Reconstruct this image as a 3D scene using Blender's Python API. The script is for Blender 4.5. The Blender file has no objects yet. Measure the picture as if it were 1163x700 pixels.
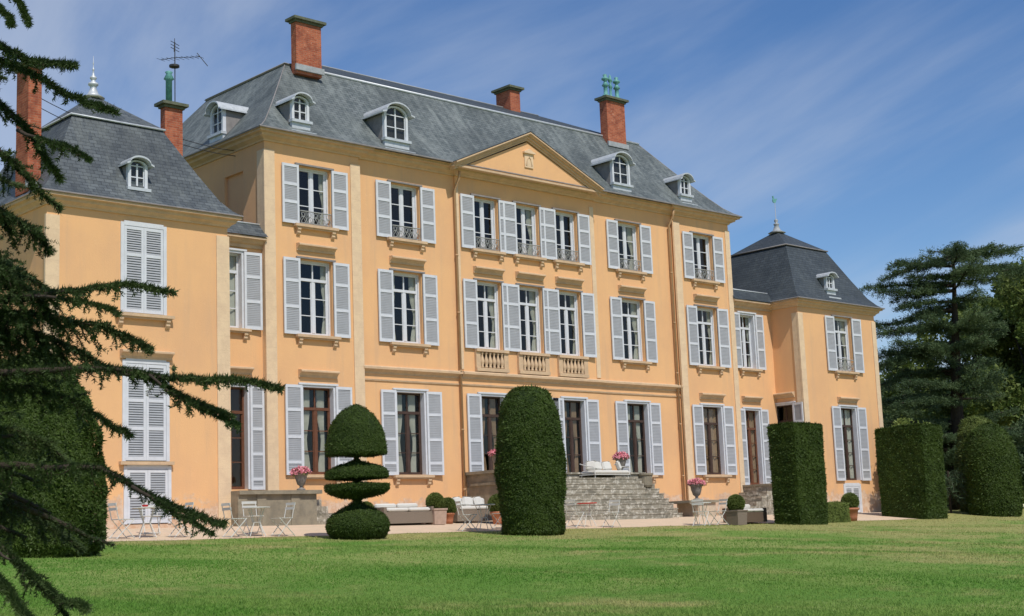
import bpy, math, random
import numpy as np
from mathutils import Vector, Matrix
random.seed(7); RNG = np.random.default_rng(7)
R = math.radians
S = bpy.context.scene
COL = S.collection

# ------------------------------------------------------------ camera, sky, sun, exposure
cd = bpy.data.cameras.new('camera'); cam = bpy.data.objects.new('camera', cd); COL.objects.link(cam)
cd.sensor_width = 36; cd.lens = 36 * 1649.442 / 1163; cd.clip_end = 3000; cd.clip_start = .1
fw = Vector((0.67315313, 0.7228393, 0.15610318)); rt = Vector((0.73544736, -0.6764536, -0.03908596)); up = Vector((-0.07734369, -0.14111651, 0.98696711))
m = Matrix((rt, up, -fw)).transposed().to_4x4(); m.translation = Vector((0, -37.203, -0.129))
cam.matrix_world = m
S.camera = cam
SUN = Vector((-.26, -1, 1.38)).normalized()
w = bpy.data.worlds.new('World'); S.world = w; w.use_nodes = True
nt = w.node_tree; nt.nodes.clear()
def N(nt, t, **k):
    n = nt.nodes.new(t)
    for a, b in k.items(): setattr(n, a, b)
    return n
sky = N(nt, 'ShaderNodeTexSky', sky_type='NISHITA', sun_disc=False, sun_elevation=math.asin(SUN.z), sun_rotation=math.atan2(SUN.x, SUN.y), altitude=200, air_density=1.0, dust_density=.1, ozone_density=2.2)
bg = N(nt, 'ShaderNodeBackground'); bg.inputs[1].default_value = .108
wo = N(nt, 'ShaderNodeOutputWorld')
tc = N(nt, 'ShaderNodeTexCoord')
# thin wind-drawn cirrus: noise on the plane of the clouds (direction / height)
sep = N(nt, 'ShaderNodeSeparateXYZ'); nt.links.new(tc.outputs['Generated'], sep.inputs[0])
zc = N(nt, 'ShaderNodeMath', operation='ADD'); zc.inputs[1].default_value = .12; nt.links.new(sep.outputs[2], zc.inputs[0])
zm = N(nt, 'ShaderNodeMath', operation='MAXIMUM'); zm.inputs[1].default_value = .05; nt.links.new(zc.outputs[0], zm.inputs[0])
dv = N(nt, 'ShaderNodeVectorMath', operation='DIVIDE'); cb = N(nt, 'ShaderNodeCombineXYZ')
for i in range(3): nt.links.new(zm.outputs[0], cb.inputs[i])
nt.links.new(tc.outputs['Generated'], dv.inputs[0]); nt.links.new(cb.outputs[0], dv.inputs[1])
mp = N(nt, 'ShaderNodeMapping'); mp0 = N(nt, 'ShaderNodeMapping'); mp0.inputs['Rotation'].default_value = (0, 0, R(-76)); nt.links.new(dv.outputs[0], mp0.inputs[0])
mp.inputs['Scale'].default_value = (.3, 1.2, 1); mp.inputs['Location'].default_value = (1.3, 3.25, 0)
nt.links.new(mp0.outputs[0], mp.inputs[0])
n1 = N(nt, 'ShaderNodeTexNoise'); n1.inputs['Scale'].default_value = 1.0; n1.inputs['Detail'].default_value = 9; n1.inputs['Roughness'].default_value = .56; n1.inputs['Distortion'].default_value = .5
nt.links.new(mp.outputs[0], n1.inputs['Vector'])
n2 = N(nt, 'ShaderNodeTexNoise'); n2.inputs['Scale'].default_value = .55; n2.inputs['Detail'].default_value = 3
nt.links.new(dv.outputs[0], n2.inputs['Vector'])
mu = N(nt, 'ShaderNodeMath', operation='MULTIPLY'); nt.links.new(n1.outputs[0], mu.inputs[0]); nt.links.new(n2.outputs[0], mu.inputs[1])
cr = N(nt, 'ShaderNodeMapRange'); cr.inputs['From Min'].default_value = .2; cr.inputs['From Max'].default_value = .37; cr.inputs['To Max'].default_value = .6
cr.interpolation_type = 'SMOOTHSTEP'
nt.links.new(mu.outputs[0], cr.inputs[0])
hs = N(nt, 'ShaderNodeHueSaturation'); hs.inputs['Saturation'].default_value = 1.25; hs.inputs['Value'].default_value = 1.03; hs.inputs['Hue'].default_value = .508; nt.links.new(sky.outputs[0], hs.inputs['Color'])
mx = N(nt, 'ShaderNodeMix', data_type='RGBA'); mx.inputs['B'].default_value = (4.9, 5.5, 6.6, 1)
nt.links.new(cr.outputs[0], mx.inputs['Factor']); nt.links.new(hs.outputs[0], mx.inputs['A'])
nt.links.new(mx.outputs['Result'], bg.inputs[0]); nt.links.new(bg.outputs[0], wo.inputs[0])
sl = bpy.data.lights.new('sun', 'SUN'); sl.energy = 3.7; sl.angle = R(.53); sl.color = (1, .945, .86)
so = bpy.data.objects.new('sun', sl); COL.objects.link(so); so.rotation_euler = SUN.to_track_quat('Z', 'Y').to_euler(); so.location = (0, -60, 60)
S.view_settings.view_transform = 'Standard'; S.view_settings.look = 'None'; S.view_settings.exposure = 0; S.view_settings.gamma = 1
S.render.engine = 'CYCLES'

# ------------------------------------------------------------ materials
def mat(name, col, rough=.8, spec=.3, var=0, vscale=3, col2=None, bump=0, bscale=30, metal=0, stretch=(1, 1, 1), build=None):
    m = bpy.data.materials.new(name); m.use_nodes = True; nt = m.node_tree; b = nt.nodes['Principled BSDF']
    b.inputs['Base Color'].default_value = (*col, 1); b.inputs['Roughness'].default_value = rough
    b.inputs['Specular IOR Level'].default_value = spec; b.inputs['Metallic'].default_value = metal
    g = N(nt, 'ShaderNodeNewGeometry'); mp = N(nt, 'ShaderNodeMapping'); mp.inputs['Scale'].default_value = stretch
    nt.links.new(g.outputs['Position'], mp.inputs[0])
    out = None
    if var or col2:
        n = N(nt, 'ShaderNodeTexNoise'); n.inputs['Scale'].default_value = vscale; n.inputs['Detail'].default_value = 6; n.inputs['Roughness'].default_value = .62
        nt.links.new(mp.outputs[0], n.inputs['Vector'])
        r = N(nt, 'ShaderNodeMapRange'); r.inputs['From Min'].default_value = .3; r.inputs['From Max'].default_value = .7; nt.links.new(n.outputs[0], r.inputs[0])
        x = N(nt, 'ShaderNodeMix', data_type='RGBA')
        c2 = col2 if col2 else tuple(c * (1 - var) for c in col)
        x.inputs['A'].default_value = (*col, 1); x.inputs['B'].default_value = (*c2, 1)
        nt.links.new(r.outputs[0], x.inputs['Factor']); nt.links.new(x.outputs['Result'], b.inputs['Base Color']); out = x
    if bump:
        n = N(nt, 'ShaderNodeTexNoise'); n.inputs['Scale'].default_value = bscale; n.inputs['Detail'].default_value = 5
        nt.links.new(mp.outputs[0], n.inputs['Vector'])
        q = N(nt, 'ShaderNodeBump'); q.inputs['Strength'].default_value = bump; q.inputs['Distance'].default_value = .02
        nt.links.new(n.outputs[0], q.inputs['Height']); nt.links.new(q.outputs[0], b.inputs['Normal'])
    if build: build(nt, b, g, mp, out)
    return m
def noise(nt, vec, scale, detail=5, rough=.6):
    n = N(nt, 'ShaderNodeTexNoise'); n.inputs['Scale'].default_value = scale; n.inputs['Detail'].default_value = detail; n.inputs['Roughness'].default_value = rough
    nt.links.new(vec, n.inputs['Vector']); return n.outputs[0]
def rng(nt, v, a, b, c=0, d=1, smooth=True):
    r = N(nt, 'ShaderNodeMapRange'); r.inputs['From Min'].default_value = a; r.inputs['From Max'].default_value = b; r.inputs['To Min'].default_value = c; r.inputs['To Max'].default_value = d
    if smooth: r.interpolation_type = 'SMOOTHSTEP'
    nt.links.new(v, r.inputs[0]); return r.outputs[0]
def mixc(nt, f, a, b, blend='MIX'):
    x = N(nt, 'ShaderNodeMix', data_type='RGBA', blend_type=blend)
    nt.links.new(f, x.inputs['Factor']) if hasattr(f, 'links') else setattr(x.inputs['Factor'], 'default_value', f)
    for k, v in (('A', a), ('B', b)):
        if hasattr(v, 'links'): nt.links.new(v, x.inputs[k])
        else: x.inputs[k].default_value = (*v, 1)
    return x.outputs['Result']
def math_(nt, op, a, b):
    n = N(nt, 'ShaderNodeMath', operation=op)
    for i, v in enumerate((a, b)):
        if hasattr(v, 'links'): nt.links.new(v, n.inputs[i])
        else: n.inputs[i].default_value = v
    return n.outputs[0]
def stretched(nt, g, sc):
    mp = N(nt, 'ShaderNodeMapping'); mp.inputs['Scale'].default_value = sc; nt.links.new(g.outputs['Position'], mp.inputs[0]); return mp.outputs[0]

def stucco(nt, b, g, mp, out):
    P = g.outputs['Position']; s = N(nt, 'ShaderNodeSeparateXYZ'); nt.links.new(P, s.inputs[0])
    c = mixc(nt, rng(nt, noise(nt, P, .55, 5), .35, .7), (.79, .462, .226), (.72, .42, .218))
    c = mixc(nt, rng(nt, noise(nt, stretched(nt, g, (2.5, 2.5, .22)), 1.0, 6), .48, .74, 0, .55), c, (.62, .39, .23))     # rain streaks
    c = mixc(nt, rng(nt, noise(nt, P, 7, 6, .7), .6, .75, 0, .3), c, (.87, .58, .34))
    # worn pale foot of the wall with an uneven edge
    e = math_(nt, 'ADD', s.outputs[2], math_(nt, 'MULTIPLY', noise(nt, stretched(nt, g, (1, 1, 1.2)), 1.5, 6, .65), -1.7))
    c = mixc(nt, rng(nt, e, .42, .2, 0, .9), c, mixc(nt, rng(nt, noise(nt, P, 4, 6, .7), .4, .62), (.56, .37, .25), (.66, .52, .4)))
    nt.links.new(c, b.inputs['Base Color'])
    q = N(nt, 'ShaderNodeBump'); q.inputs['Strength'].default_value = .35; q.inputs['Distance'].default_value = .02
    nt.links.new(noise(nt, P, 22, 6, .7), q.inputs['Height']); nt.links.new(q.outputs[0], b.inputs['Normal'])
M = {}
M['stucco'] = mat('apricot_stucco', (.8, .47, .2), .9, .15, build=stucco)
def limest(c1, c2, block=None):
    def f(nt, b, g, mp, out):
        P = g.outputs['Position']
        c = mixc(nt, rng(nt, noise(nt, P, 3, 7, .7), .35, .65), c1, c2)
        c = mixc(nt, rng(nt, noise(nt, P, 14, 6, .75), .58, .72, 0, .35), c, tuple(v * .6 for v in c2))
        if block:
            s = N(nt, 'ShaderNodeSeparateXYZ'); nt.links.new(P, s.inputs[0])
            f = N(nt, 'ShaderNodeMath', operation='FRACT'); nt.links.new(math_(nt, 'MULTIPLY', s.outputs[2], 1 / block), f.inputs[0])
            c = mixc(nt, rng(nt, f.outputs[0], .04, .0, 0, .22), c, tuple(v * .5 for v in c2))
        nt.links.new(c, b.inputs['Base Color'])
        q = N(nt, 'ShaderNodeBump'); q.inputs['Strength'].default_value = .5; q.inputs['Distance'].default_value = .02
        nt.links.new(noise(nt, P, 25, 6, .7), q.inputs['Height']); nt.links.new(q.outputs[0], b.inputs['Normal'])
    return f
M['stone'] = mat('cornice_stone', (.5, .36, .2), .9, .2, build=limest((.64, .455, .285), (.54, .385, .25)))
M['quoin'] = mat('quoin_stone', (.66, .5, .33), .9, .2, build=limest((.76, .57, .37), (.68, .5, .33), .42))
M['greystone'] = mat('terrace_stone', (.3, .26, .21), .92, .2, build=limest((.3, .26, .19), (.21, .185, .14)))
M['palestone'] = mat('carved_stone', (.6, .5, .38), .9, .2, build=limest((.62, .5, .37), (.45, .37, .28)))
def rubble(nt, b, g, mp, out):
    P = g.outputs['Position']
    v = N(nt, 'ShaderNodeTexVoronoi'); v.inputs['Scale'].default_value = 1; nt.links.new(stretched(nt, g, (2.3, 2.3, 6)), v.inputs['Vector'])
    c = mixc(nt, v.outputs['Color'], (.22, .2, .16), (.36, .32, .25))
    c = mixc(nt, rng(nt, noise(nt, P, 6.5, 6, .75), .5, .6, 0, .85), c, (.58, .54, .46))
    c = mixc(nt, rng(nt, noise(nt, P, 3.1, 5, .7), .55, .7, 0, .6), c, (.1, .1, .07))
    nt.links.new(c, b.inputs['Base Color'])
    q = N(nt, 'ShaderNodeBump'); q.inputs['Strength'].default_value = .8; q.inputs['Distance'].default_value = .04
    nt.links.new(v.outputs['Distance'], q.inputs['Height']); nt.links.new(q.outputs[0], b.inputs['Normal'])
M['rubble'] = mat('lichened_stone_steps', (.3, .28, .22), .95, .1, build=rubble)
def slate(ca, cb_, lich, amt):
    def f(nt, b, g, mp, out):
        uv = N(nt, 'ShaderNodeTexCoord').outputs['UV']; P = g.outputs['Position']
        br = N(nt, 'ShaderNodeTexBrick'); nt.links.new(uv, br.inputs['Vector'])
        for k, v in (('Scale', 1), ('Mortar Size', .008), ('Mortar Smooth', .3), ('Bias', 0), ('Brick Width', .24), ('Row Height', .13)): br.inputs[k].default_value = v
        br.inputs['Color1'].default_value = (*ca, 1); br.inputs['Color2'].default_value = (*cb_, 1); br.inputs['Mortar'].default_value = (*[c * .35 for c in ca], 1)
        mpp = N(nt, 'ShaderNodeMapping'); mpp.inputs['Scale'].default_value = (2.2, .45, 1); nt.links.new(uv, mpp.inputs[0])
        c = mixc(nt, rng(nt, noise(nt, mpp.outputs[0], 1.1, 8, .7), .42, .68, 0, amt), br.outputs[0], lich)
        c = mixc(nt, rng(nt, noise(nt, P, .5, 5, .6), .4, .7, 0, .55), c, tuple(v * .62 for v in ca))
        c = mixc(nt, rng(nt, noise(nt, P, 9, 4, .8), .62, .72, 0, .5), c, tuple(v * 1.7 for v in cb_))
        nt.links.new(c, b.inputs['Base Color'])
        q = N(nt, 'ShaderNodeBump'); q.inputs['Strength'].default_value = .55; q.inputs['Distance'].default_value = .02
        hh = math_(nt, 'ADD', br.outputs['Fac'], math_(nt, 'MULTIPLY', noise(nt, P, 12, 4), -1.2))
        q.invert = True
        nt.links.new(hh, q.inputs['Height']); nt.links.new(q.outputs[0], b.inputs['Normal'])
    return f
M['slate'] = mat('weathered_slate', (.1, .11, .11), .62, .35, build=slate((.082, .1, .102), (.15, .17, .17), (.235, .26, .25), .7))
M['slate_dark'] = mat('dark_slate', (.05, .06, .07), .6, .35, build=slate((.044, .055, .064), (.068, .082, .093), (.1, .115, .115), .3))
M['slate_mid'] = mat('blue_grey_slate', (.07, .085, .1), .58, .4, build=slate((.058, .07, .08), (.118, .135, .145), (.17, .185, .175), .5))
def brick(nt, b, g, mp, out):
    P = g.outputs['Position']; s = N(nt, 'ShaderNodeSeparateXYZ'); nt.links.new(P, s.inputs[0])
    cbn = N(nt, 'ShaderNodeCombineXYZ'); nt.links.new(math_(nt, 'ADD', s.outputs[0], s.outputs[1]), cbn.inputs[0]); nt.links.new(s.outputs[2], cbn.inputs[1])
    br = N(nt, 'ShaderNodeTexBrick'); nt.links.new(cbn.outputs[0], br.inputs['Vector'])
    for k, v in (('Scale', 1), ('Mortar Size', .006), ('Brick Width', .22), ('Row Height', .07)): br.inputs[k].default_value = v
    br.inputs['Color1'].default_value = (.33, .085, .045, 1); br.inputs['Color2'].default_value = (.47, .145, .075, 1); br.inputs['Mortar'].default_value = (.38, .22, .15, 1)
    c = mixc(nt, rng(nt, noise(nt, P, 3, 6, .7), .45, .68, 0, .7), br.outputs[0], (.2, .06, .04))
    c = mixc(nt, rng(nt, noise(nt, P, 8, 5, .7), .6, .7, 0, .5), c, (.62, .35, .24))
    nt.links.new(c, b.inputs['Base Color'])
    q = N(nt, 'ShaderNodeBump'); q.inputs['Strength'].default_value = .5; q.invert = True; q.inputs['Distance'].default_value = .01
    nt.links.new(br.outputs['Fac'], q.inputs['Height']); nt.links.new(q.outputs[0], b.inputs['Normal'])
M['brick'] = mat('red_brick', (.5, .14, .06), .9, .15, build=brick)
M['cap'] = mat('lichened_cap_stone', (.16, .17, .12), .95, .1, col2=(.09, .1, .07), vscale=8, bump=.4)
M['copper'] = mat('green_copper', (.16, .42, .38), .6, .4, col2=(.09, .24, .22), vscale=9)
M['white'] = mat('white_paint', (.66, .68, .72), .55, .35, var=.12, vscale=5)
M['louvre'] = mat('shade_greyed_louvre', (.38, .39, .41), .6, .3, var=.12, vscale=4)  # shadow between the slats is put into this greyer colour
M['dull'] = mat('dull_lead', (.4, .42, .43), .6, .4, var=.3, vscale=6)
M['lead'] = mat('zinc_flashing', (.62, .65, .67), .45, .5, var=.25, vscale=6, metal=.2)
M['cheek'] = mat('lead_cheek', (.28, .26, .25), .7, .3, var=.3, vscale=5)
M['brown'] = mat('red_brown_wood', (.16, .065, .035), .6, .3, var=.3, vscale=8)
M['darkwood'] = mat('dark_brown_wood', (.075, .045, .035), .6, .3, var=.3, vscale=8)
M['iron'] = mat('dark_iron', (.05, .05, .05), .6, .4, metal=.4)
M['ironwork'] = mat('pale_ironwork', (.3, .31, .3), .6, .4)
M['pipe'] = mat('brown_pipe', (.52, .33, .18), .6, .3, var=.2)
M['curtain'] = mat('pale_curtain', (.6, .57, .5), .95, .1, var=.2, vscale=5)
M['drape'] = mat('brown_drape', (.42, .27, .17), .95, .1, var=.3, vscale=5)
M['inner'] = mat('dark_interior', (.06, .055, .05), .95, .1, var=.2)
M['ceiling'] = mat('roof_underside', (.07, .06, .05), .95, .1)
M['furn'] = mat('white_metal_furniture', (.62, .61, .57), .45, .4, var=.08)
M['cushion'] = mat('white_cushion', (.64, .62, .57), .95, .1, var=.08, vscale=6)
M['wicker'] = mat('brown_wicker', (.17, .12, .085), .85, .2, col2=(.1, .07, .05), vscale=60, bump=.6, bscale=80)
M['greywicker'] = mat('grey_brown_wicker', (.27, .22, .17), .85, .2, col2=(.18, .14, .11), vscale=60, bump=.6, bscale=80)
M['terracotta'] = mat('terracotta', (.5, .2, .11), .9, .15, var=.25, vscale=9)
M['paleterra'] = mat('pale_terracotta', (.5, .36, .28), .9, .15, var=.25, vscale=9)
M['urn'] = mat('weathered_urn_stone', (.3, .27, .24), .95, .1, var=.3, vscale=12, bump=.4)
M['pink'] = mat('pink_petals', (.72, .2, .27), .8, .2, col2=(.85, .42, .45), vscale=18)
M['red'] = mat('red_cloth', (.55, .05, .04), .9, .1)
M['bark'] = mat('cedar_bark', (.07, .055, .042), .95, .1, var=.4, vscale=10, bump=.8, bscale=25)
M['soil'] = mat('soil', (.05, .035, .025), .95, .05)
def glass(nt, b, g, mp, out):
    o = nt.nodes['Material Output']; t = N(nt, 'ShaderNodeBsdfTransparent'); t.inputs[0].default_value = (.8, .84, .82, 1)
    gl = N(nt, 'ShaderNodeBsdfGlossy'); gl.inputs['Roughness'].default_value = .03
    lw = N(nt, 'ShaderNodeLayerWeight'); f = N(nt, 'ShaderNodeMath', operation='ADD'); f.inputs[1].default_value = .05; nt.links.new(math_(nt, 'MULTIPLY', math_(nt, 'POWER', lw.outputs['Facing'], 4.0), .9), f.inputs[0])
    q = N(nt, 'ShaderNodeBump'); q.inputs['Strength'].default_value = .05; q.inputs['Distance'].default_value = .02
    nt.links.new(noise(nt, g.outputs['Position'], 2.5, 2), q.inputs['Height']); nt.links.new(q.outputs[0], gl.inputs['Normal'])
    s = N(nt, 'ShaderNodeMixShader'); nt.links.new(f.outputs[0], s.inputs[0]); nt.links.new(t.outputs[0], s.inputs[1]); nt.links.new(gl.outputs[0], s.inputs[2])
    nt.links.new(s.outputs[0], o.inputs[0])
M['glass'] = mat('window_glass', (.02, .02, .02), .05, .5, build=glass)
def dryness(nt, P):
    s = N(nt, 'ShaderNodeSeparateXYZ'); nt.links.new(P, s.inputs[0])
    e = math_(nt, 'ADD', noise(nt, P, .33, 5, .66), math_(nt, 'MULTIPLY', rng(nt, s.outputs[1], -13, -6.5), .14))
    e = math_(nt, 'ADD', e, math_(nt, 'MULTIPLY', rng(nt, s.outputs[0], 12, 40), .17))
    return rng(nt, e, .53, .75)
def leafy(name, ca, cb_, cc, trans=.25, sc=1.2, rough=.6):
    def f(nt, b, g, mp, out):
        P = g.outputs['Position']
        c = mixc(nt, rng(nt, noise(nt, P, sc, 4), .35, .65), ca, cb_)
        c = mixc(nt, rng(nt, noise(nt, P, sc * 12, 3), .55, .75, 0, .8), c, cc)
        nt.links.new(c, b.inputs['Base Color'])
        if trans:
            o = nt.nodes['Material Output']; t = N(nt, 'ShaderNodeBsdfTranslucent'); nt.links.new(c, t.inputs[0])
            s = N(nt, 'ShaderNodeMixShader'); s.inputs[0].default_value = trans
            nt.links.new(b.outputs[0], s.inputs[1]); nt.links.new(t.outputs[0], s.inputs[2]); nt.links.new(s.outputs[0], o.inputs[0])
    return mat(name, ca, rough, .25, build=f)
M['yew'] = leafy('yew_leaves', (.037, .066, .008), (.052, .086, .011), (.085, .125, .02), .06)
M['yew_core'] = mat('yew_twigs', (.022, .036, .012), .95, .05, var=.3)
M['box'] = leafy('box_leaves', (.1, .135, .03), (.14, .18, .04), (.18, .22, .06), .15, 4)
M['hedge'] = leafy('light_hedge_leaves', (.15, .2, .045), (.19, .24, .06), (.24, .28, .08), .2, 3)
M['cedar'] = leafy('cedar_needles', (.042, .07, .022), (.072, .11, .032), (.13, .18, .07), .15, 1.0)
M['cedar_far'] = leafy('distant_cedar_needles', (.06, .1, .045), (.105, .155, .065), (.15, .2, .085), .25, .35)
M['broad'] = leafy('broadleaf', (.1, .15, .03), (.16, .2, .05), (.2, .22, .06), .3, .35)
def blades(nt, b, g, mp, out):
    P = g.outputs['Position']
    c = mixc(nt, rng(nt, noise(nt, P, .3, 4), .38, .62), (.115, .265, .035), (.2, .32, .065))
    c = mixc(nt, dryness(nt, P), c, (.46, .43, .17))
    c = mixc(nt, rng(nt, noise(nt, P, 5, 4), .52, .72, 0, .35), c, (.34, .38, .12))
    nt.links.new(c, b.inputs['Base Color']); o = nt.nodes['Material Output']; t = N(nt, 'ShaderNodeBsdfTranslucent'); nt.links.new(c, t.inputs[0])
    s = N(nt, 'ShaderNodeMixShader'); s.inputs[0].default_value = .3; nt.links.new(b.outputs[0], s.inputs[1]); nt.links.new(t.outputs[0], s.inputs[2]); nt.links.new(s.outputs[0], o.inputs[0])
M['grassblade'] = mat('grass_blades', (.15, .27, .05), .7, .2, build=blades)
def lawn(nt, b, g, mp, out):
    P = g.outputs['Position']
    c = mixc(nt, rng(nt, noise(nt, P, .22, 4, .6), .4, .62), (.12, .25, .04), (.26, .33, .09))
    c = mixc(nt, rng(nt, noise(nt, stretched(nt, g, (.3, .9, 1)), .8, 6, .68), .52, .7, 0, .6), c, (.36, .36, .13))
    c = mixc(nt, dryness(nt, P), c, (.36, .33, .13))
    c = mixc(nt, rng(nt, noise(nt, P, 7, 6, .75), .38, .66, 0, .55), c, (.075, .15, .02))
    c = mixc(nt, rng(nt, noise(nt, P, 45, 3, .8), .5, .75, 0, .5), c, (.32, .4, .12))
    nt.links.new(c, b.inputs['Base Color'])
    q = N(nt, 'ShaderNodeBump'); q.inputs['Strength'].default_value = .8; q.inputs['Distance'].default_value = .04
    nt.links.new(noise(nt, P, 16, 6, .8), q.inputs['Height']); nt.links.new(q.outputs[0], b.inputs['Normal'])
M['lawn'] = mat('mown_lawn', (.1, .17, .04), .9, .1, build=lawn)
M['gravel'] = mat('pink_gravel', (.7, .52, .38), .95, .1, col2=(.6, .48, .34), vscale=2, bump=.7, bscale=70)

# ------------------------------------------------------------ mesh helpers
class MB:
    def __init__(s): s.v = []; s.f = []; s.uv = {}
    def add(s, vs, fs):
        n = len(s.v); s.v += [tuple(p) for p in vs]; s.f += [tuple(i + n for i in f) for f in fs]; return s
    def box(s, x0, y0, z0, x1, y1, z1):
        return s.add([(x0, y0, z0), (x1, y0, z0), (x1, y1, z0), (x0, y1, z0), (x0, y0, z1), (x1, y0, z1), (x1, y1, z1), (x0, y1, z1)],
                     [(3, 2, 1, 0), (4, 5, 6, 7), (0, 1, 5, 4), (1, 2, 6, 5), (2, 3, 7, 6), (3, 0, 4, 7)])
    def quad(s, a, b, c, d, uv=None):
        s.add([a, b, c, d], [(0, 1, 2, 3)])
        if uv: s.uv[len(s.f) - 1] = uv
        return s
    def tube(s, pts, r, n=8, cap=True):
        pts = [Vector(p) for p in pts]; rr = r if isinstance(r, (list, tuple)) else [r] * len(pts); base = len(s.v); a = None
        for i, p in enumerate(pts):
            t = (pts[min(i + 1, len(pts) - 1)] - pts[max(i - 1, 0)]).normalized()
            if a is None or abs(a.dot(t)) > .97: a = t.orthogonal()
            a = (a - t * a.dot(t)).normalized(); b = t.cross(a)
            for k in range(n):
                q = 2 * math.pi * k / n; s.v.append(tuple(p + (a * math.cos(q) + b * math.sin(q)) * rr[i]))
        for i in range(len(pts) - 1):
            for k in range(n):
                s.f.append((base + i * n + k, base + i * n + (k + 1) % n, base + (i + 1) * n + (k + 1) % n, base + (i + 1) * n + k))
        if cap:
            s.f.append(tuple(base + k for k in range(n))[::-1]); s.f.append(tuple(base + (len(pts) - 1) * n + k for k in range(n)))
        return s
    def lathe(s, c, prof, n=24, sq=False):
        x, y, z = c; base = len(s.v)
        for r, h in prof:
            for k in range(n):
                q = 2 * math.pi * (k + .5) / n
                s.v.append((x + r * math.cos(q), y + r * math.sin(q), z + h))
        for i in range(len(prof) - 1):
            for k in range(n):
                s.f.append((base + i * n + k, base + i * n + (k + 1) % n, base + (i + 1) * n + (k + 1) % n, base + (i + 1) * n + k))
        s.f.append(tuple(base + k for k in range(n))[::-1]); s.f.append(tuple(base + (len(prof) - 1) * n + k for k in range(n)))
        return s
def link(o, parent=None):
    COL.objects.link(o)
    if parent: o.parent = parent
    return o
def build(name, mb, mt, parent=None, loc=(0, 0, 0), rz=0, smooth=False):
    if isinstance(mb, MB):
        me = bpy.data.meshes.new(name); me.from_pydata(mb.v, [], mb.f)
        if mb.uv:
            L = me.uv_layers.new(name='UVMap')
            for p in me.polygons:
                if p.index in mb.uv:
                    for li, c in zip(p.loop_indices, mb.uv[p.index]): L.data[li].uv = c
        me.materials.append(mt)
        if smooth:
            for p in me.polygons: p.use_smooth = True
    else: me = mb
    o = bpy.data.objects.new(name, me); o.location = loc; o.rotation_euler = (0, 0, rz)
    return link(o, parent)
def tris(name, V, mt, parent=None):
    V = np.asarray(V, dtype=np.float32).reshape(-1, 3); n = len(V) // 3
    me = bpy.data.meshes.new(name); me.vertices.add(n * 3); me.vertices.foreach_set('co', V.ravel())
    me.loops.add(n * 3); me.loops.foreach_set('vertex_index', np.arange(n * 3, dtype=np.int32))
    me.polygons.add(n); me.polygons.foreach_set('loop_start', np.arange(0, n * 3, 3, dtype=np.int32))
    me.update(calc_edges=True); me.materials.append(mt)
    return link(bpy.data.objects.new(name, me), parent)
def empty(name, loc=(0, 0, 0), rz=0):
    o = bpy.data.objects.new(name, None); o.location = loc; o.rotation_euler = (0, 0, rz); o.empty_display_size = .3; return link(o)
def tag(o, label=None, cat=None, group=None, kind=None):
    if label: o['label'] = label
    if cat: o['category'] = cat
    if group: o['group'] = group
    if kind: o['kind'] = kind
    return o
def nrm(a): return a / np.maximum(np.linalg.norm(a, axis=-1, keepdims=True), 1e-9)
def leaves(P, size, nrmls=None, per=1, aspect=.5, align=.6, jitter=0, rg=RNG):
    """triangles of random turn at the points P, partly laid along the surface normals"""
    P = np.repeat(np.asarray(P), per, 0); n = len(P)
    P = P + rg.normal(size=(n, 3)) * jitter
    d = nrm(rg.normal(size=(n, 3)))
    if nrmls is not None: d = nrm(d + np.repeat(np.asarray(nrmls), per, 0) * align)
    o = nrm(np.cross(d, rg.normal(size=(n, 3))))
    s = size * rg.uniform(.6, 1.3, (n, 1))
    return np.stack([P - o * s * aspect * .5, P + o * s * aspect * .5, P + d * s], 1)

def clipped(P, size, nrmls, per=2, lift=.45, jitter=.01, aspect=.5, rg=RNG):
    """leaf sprays lying along a clipped surface, tips lifted outward"""
    P = np.repeat(np.asarray(P), per, 0); Q = np.repeat(np.asarray(nrmls), per, 0); n = len(P); P = P + rg.normal(size=(n, 3)) * jitter
    r = rg.normal(size=(n, 3)); r = nrm(r - Q * (r * Q).sum(1, keepdims=True)); d = nrm(r + Q * rg.uniform(-.1, 2 * lift, (n, 1)))
    o = nrm(np.cross(Q, d) + rg.normal(size=(n, 3)) * .35); s = size * rg.uniform(.6, 1.3, (n, 1))
    k = rg.random(n) < .025; d[k] = nrm(d[k] + Q[k] * 1.3); s[k] *= 1.7
    return np.stack([P - o * s * aspect * .5, P + o * s * aspect * .5, P + d * s], 1)
YS = [-120, -60, -37, -6.5, -3.2, 0, 600]; ZS = [-3.2, -2.5, -1.62, .08, .42, .52, .52]
def gz(X, Y): return float(np.interp(Y, YS, ZS)) - .005 * (min(max(X, 0), 60) - 25)
# ------------------------------------------------------------ ground
def undul(X, Y):
    if Y > -7.2: return 0
    k = min(1, (-7.2 - Y) / 3)
    return k * (.05 * math.sin(X * .31 + 1) * math.sin(Y * .23) + .03 * math.sin(X * .8 + Y * .5))
xs = sorted(set([-400, -150, -60, 0, 25, 60, 400, 900] + list(np.arange(-20, 90, 1.0)))); ys = sorted(set([-120, -60, -37, -7.2, -6.5, -3.2, 0, 30, 120, 600] + list(np.arange(-44, -6, 1.0))))
g = MB(); g.v = [(x, y, gz(x, y) + undul(x, y)) for y in ys for x in xs]
nx = len(xs); g.f = [(j * nx + i, j * nx + i + 1, (j + 1) * nx + i + 1, (j + 1) * nx + i) for j in range(len(ys) - 1) for i in range(nx - 1)]
tag(build('lawn', g, M['lawn']), kind='structure')
p = MB(); px = list(np.arange(6, 56.01, .5))
def edge(x): return -6.45 + .07 * math.sin(x * 1.3) + .05 * math.sin(x * 3.1 + 1) + max(0, x - 50) * .5
rows = []
for x in px: rows.append([(x, y, gz(x, y) + .006) for y in (edge(x), -3.2, 0, 1.5)])
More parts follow.
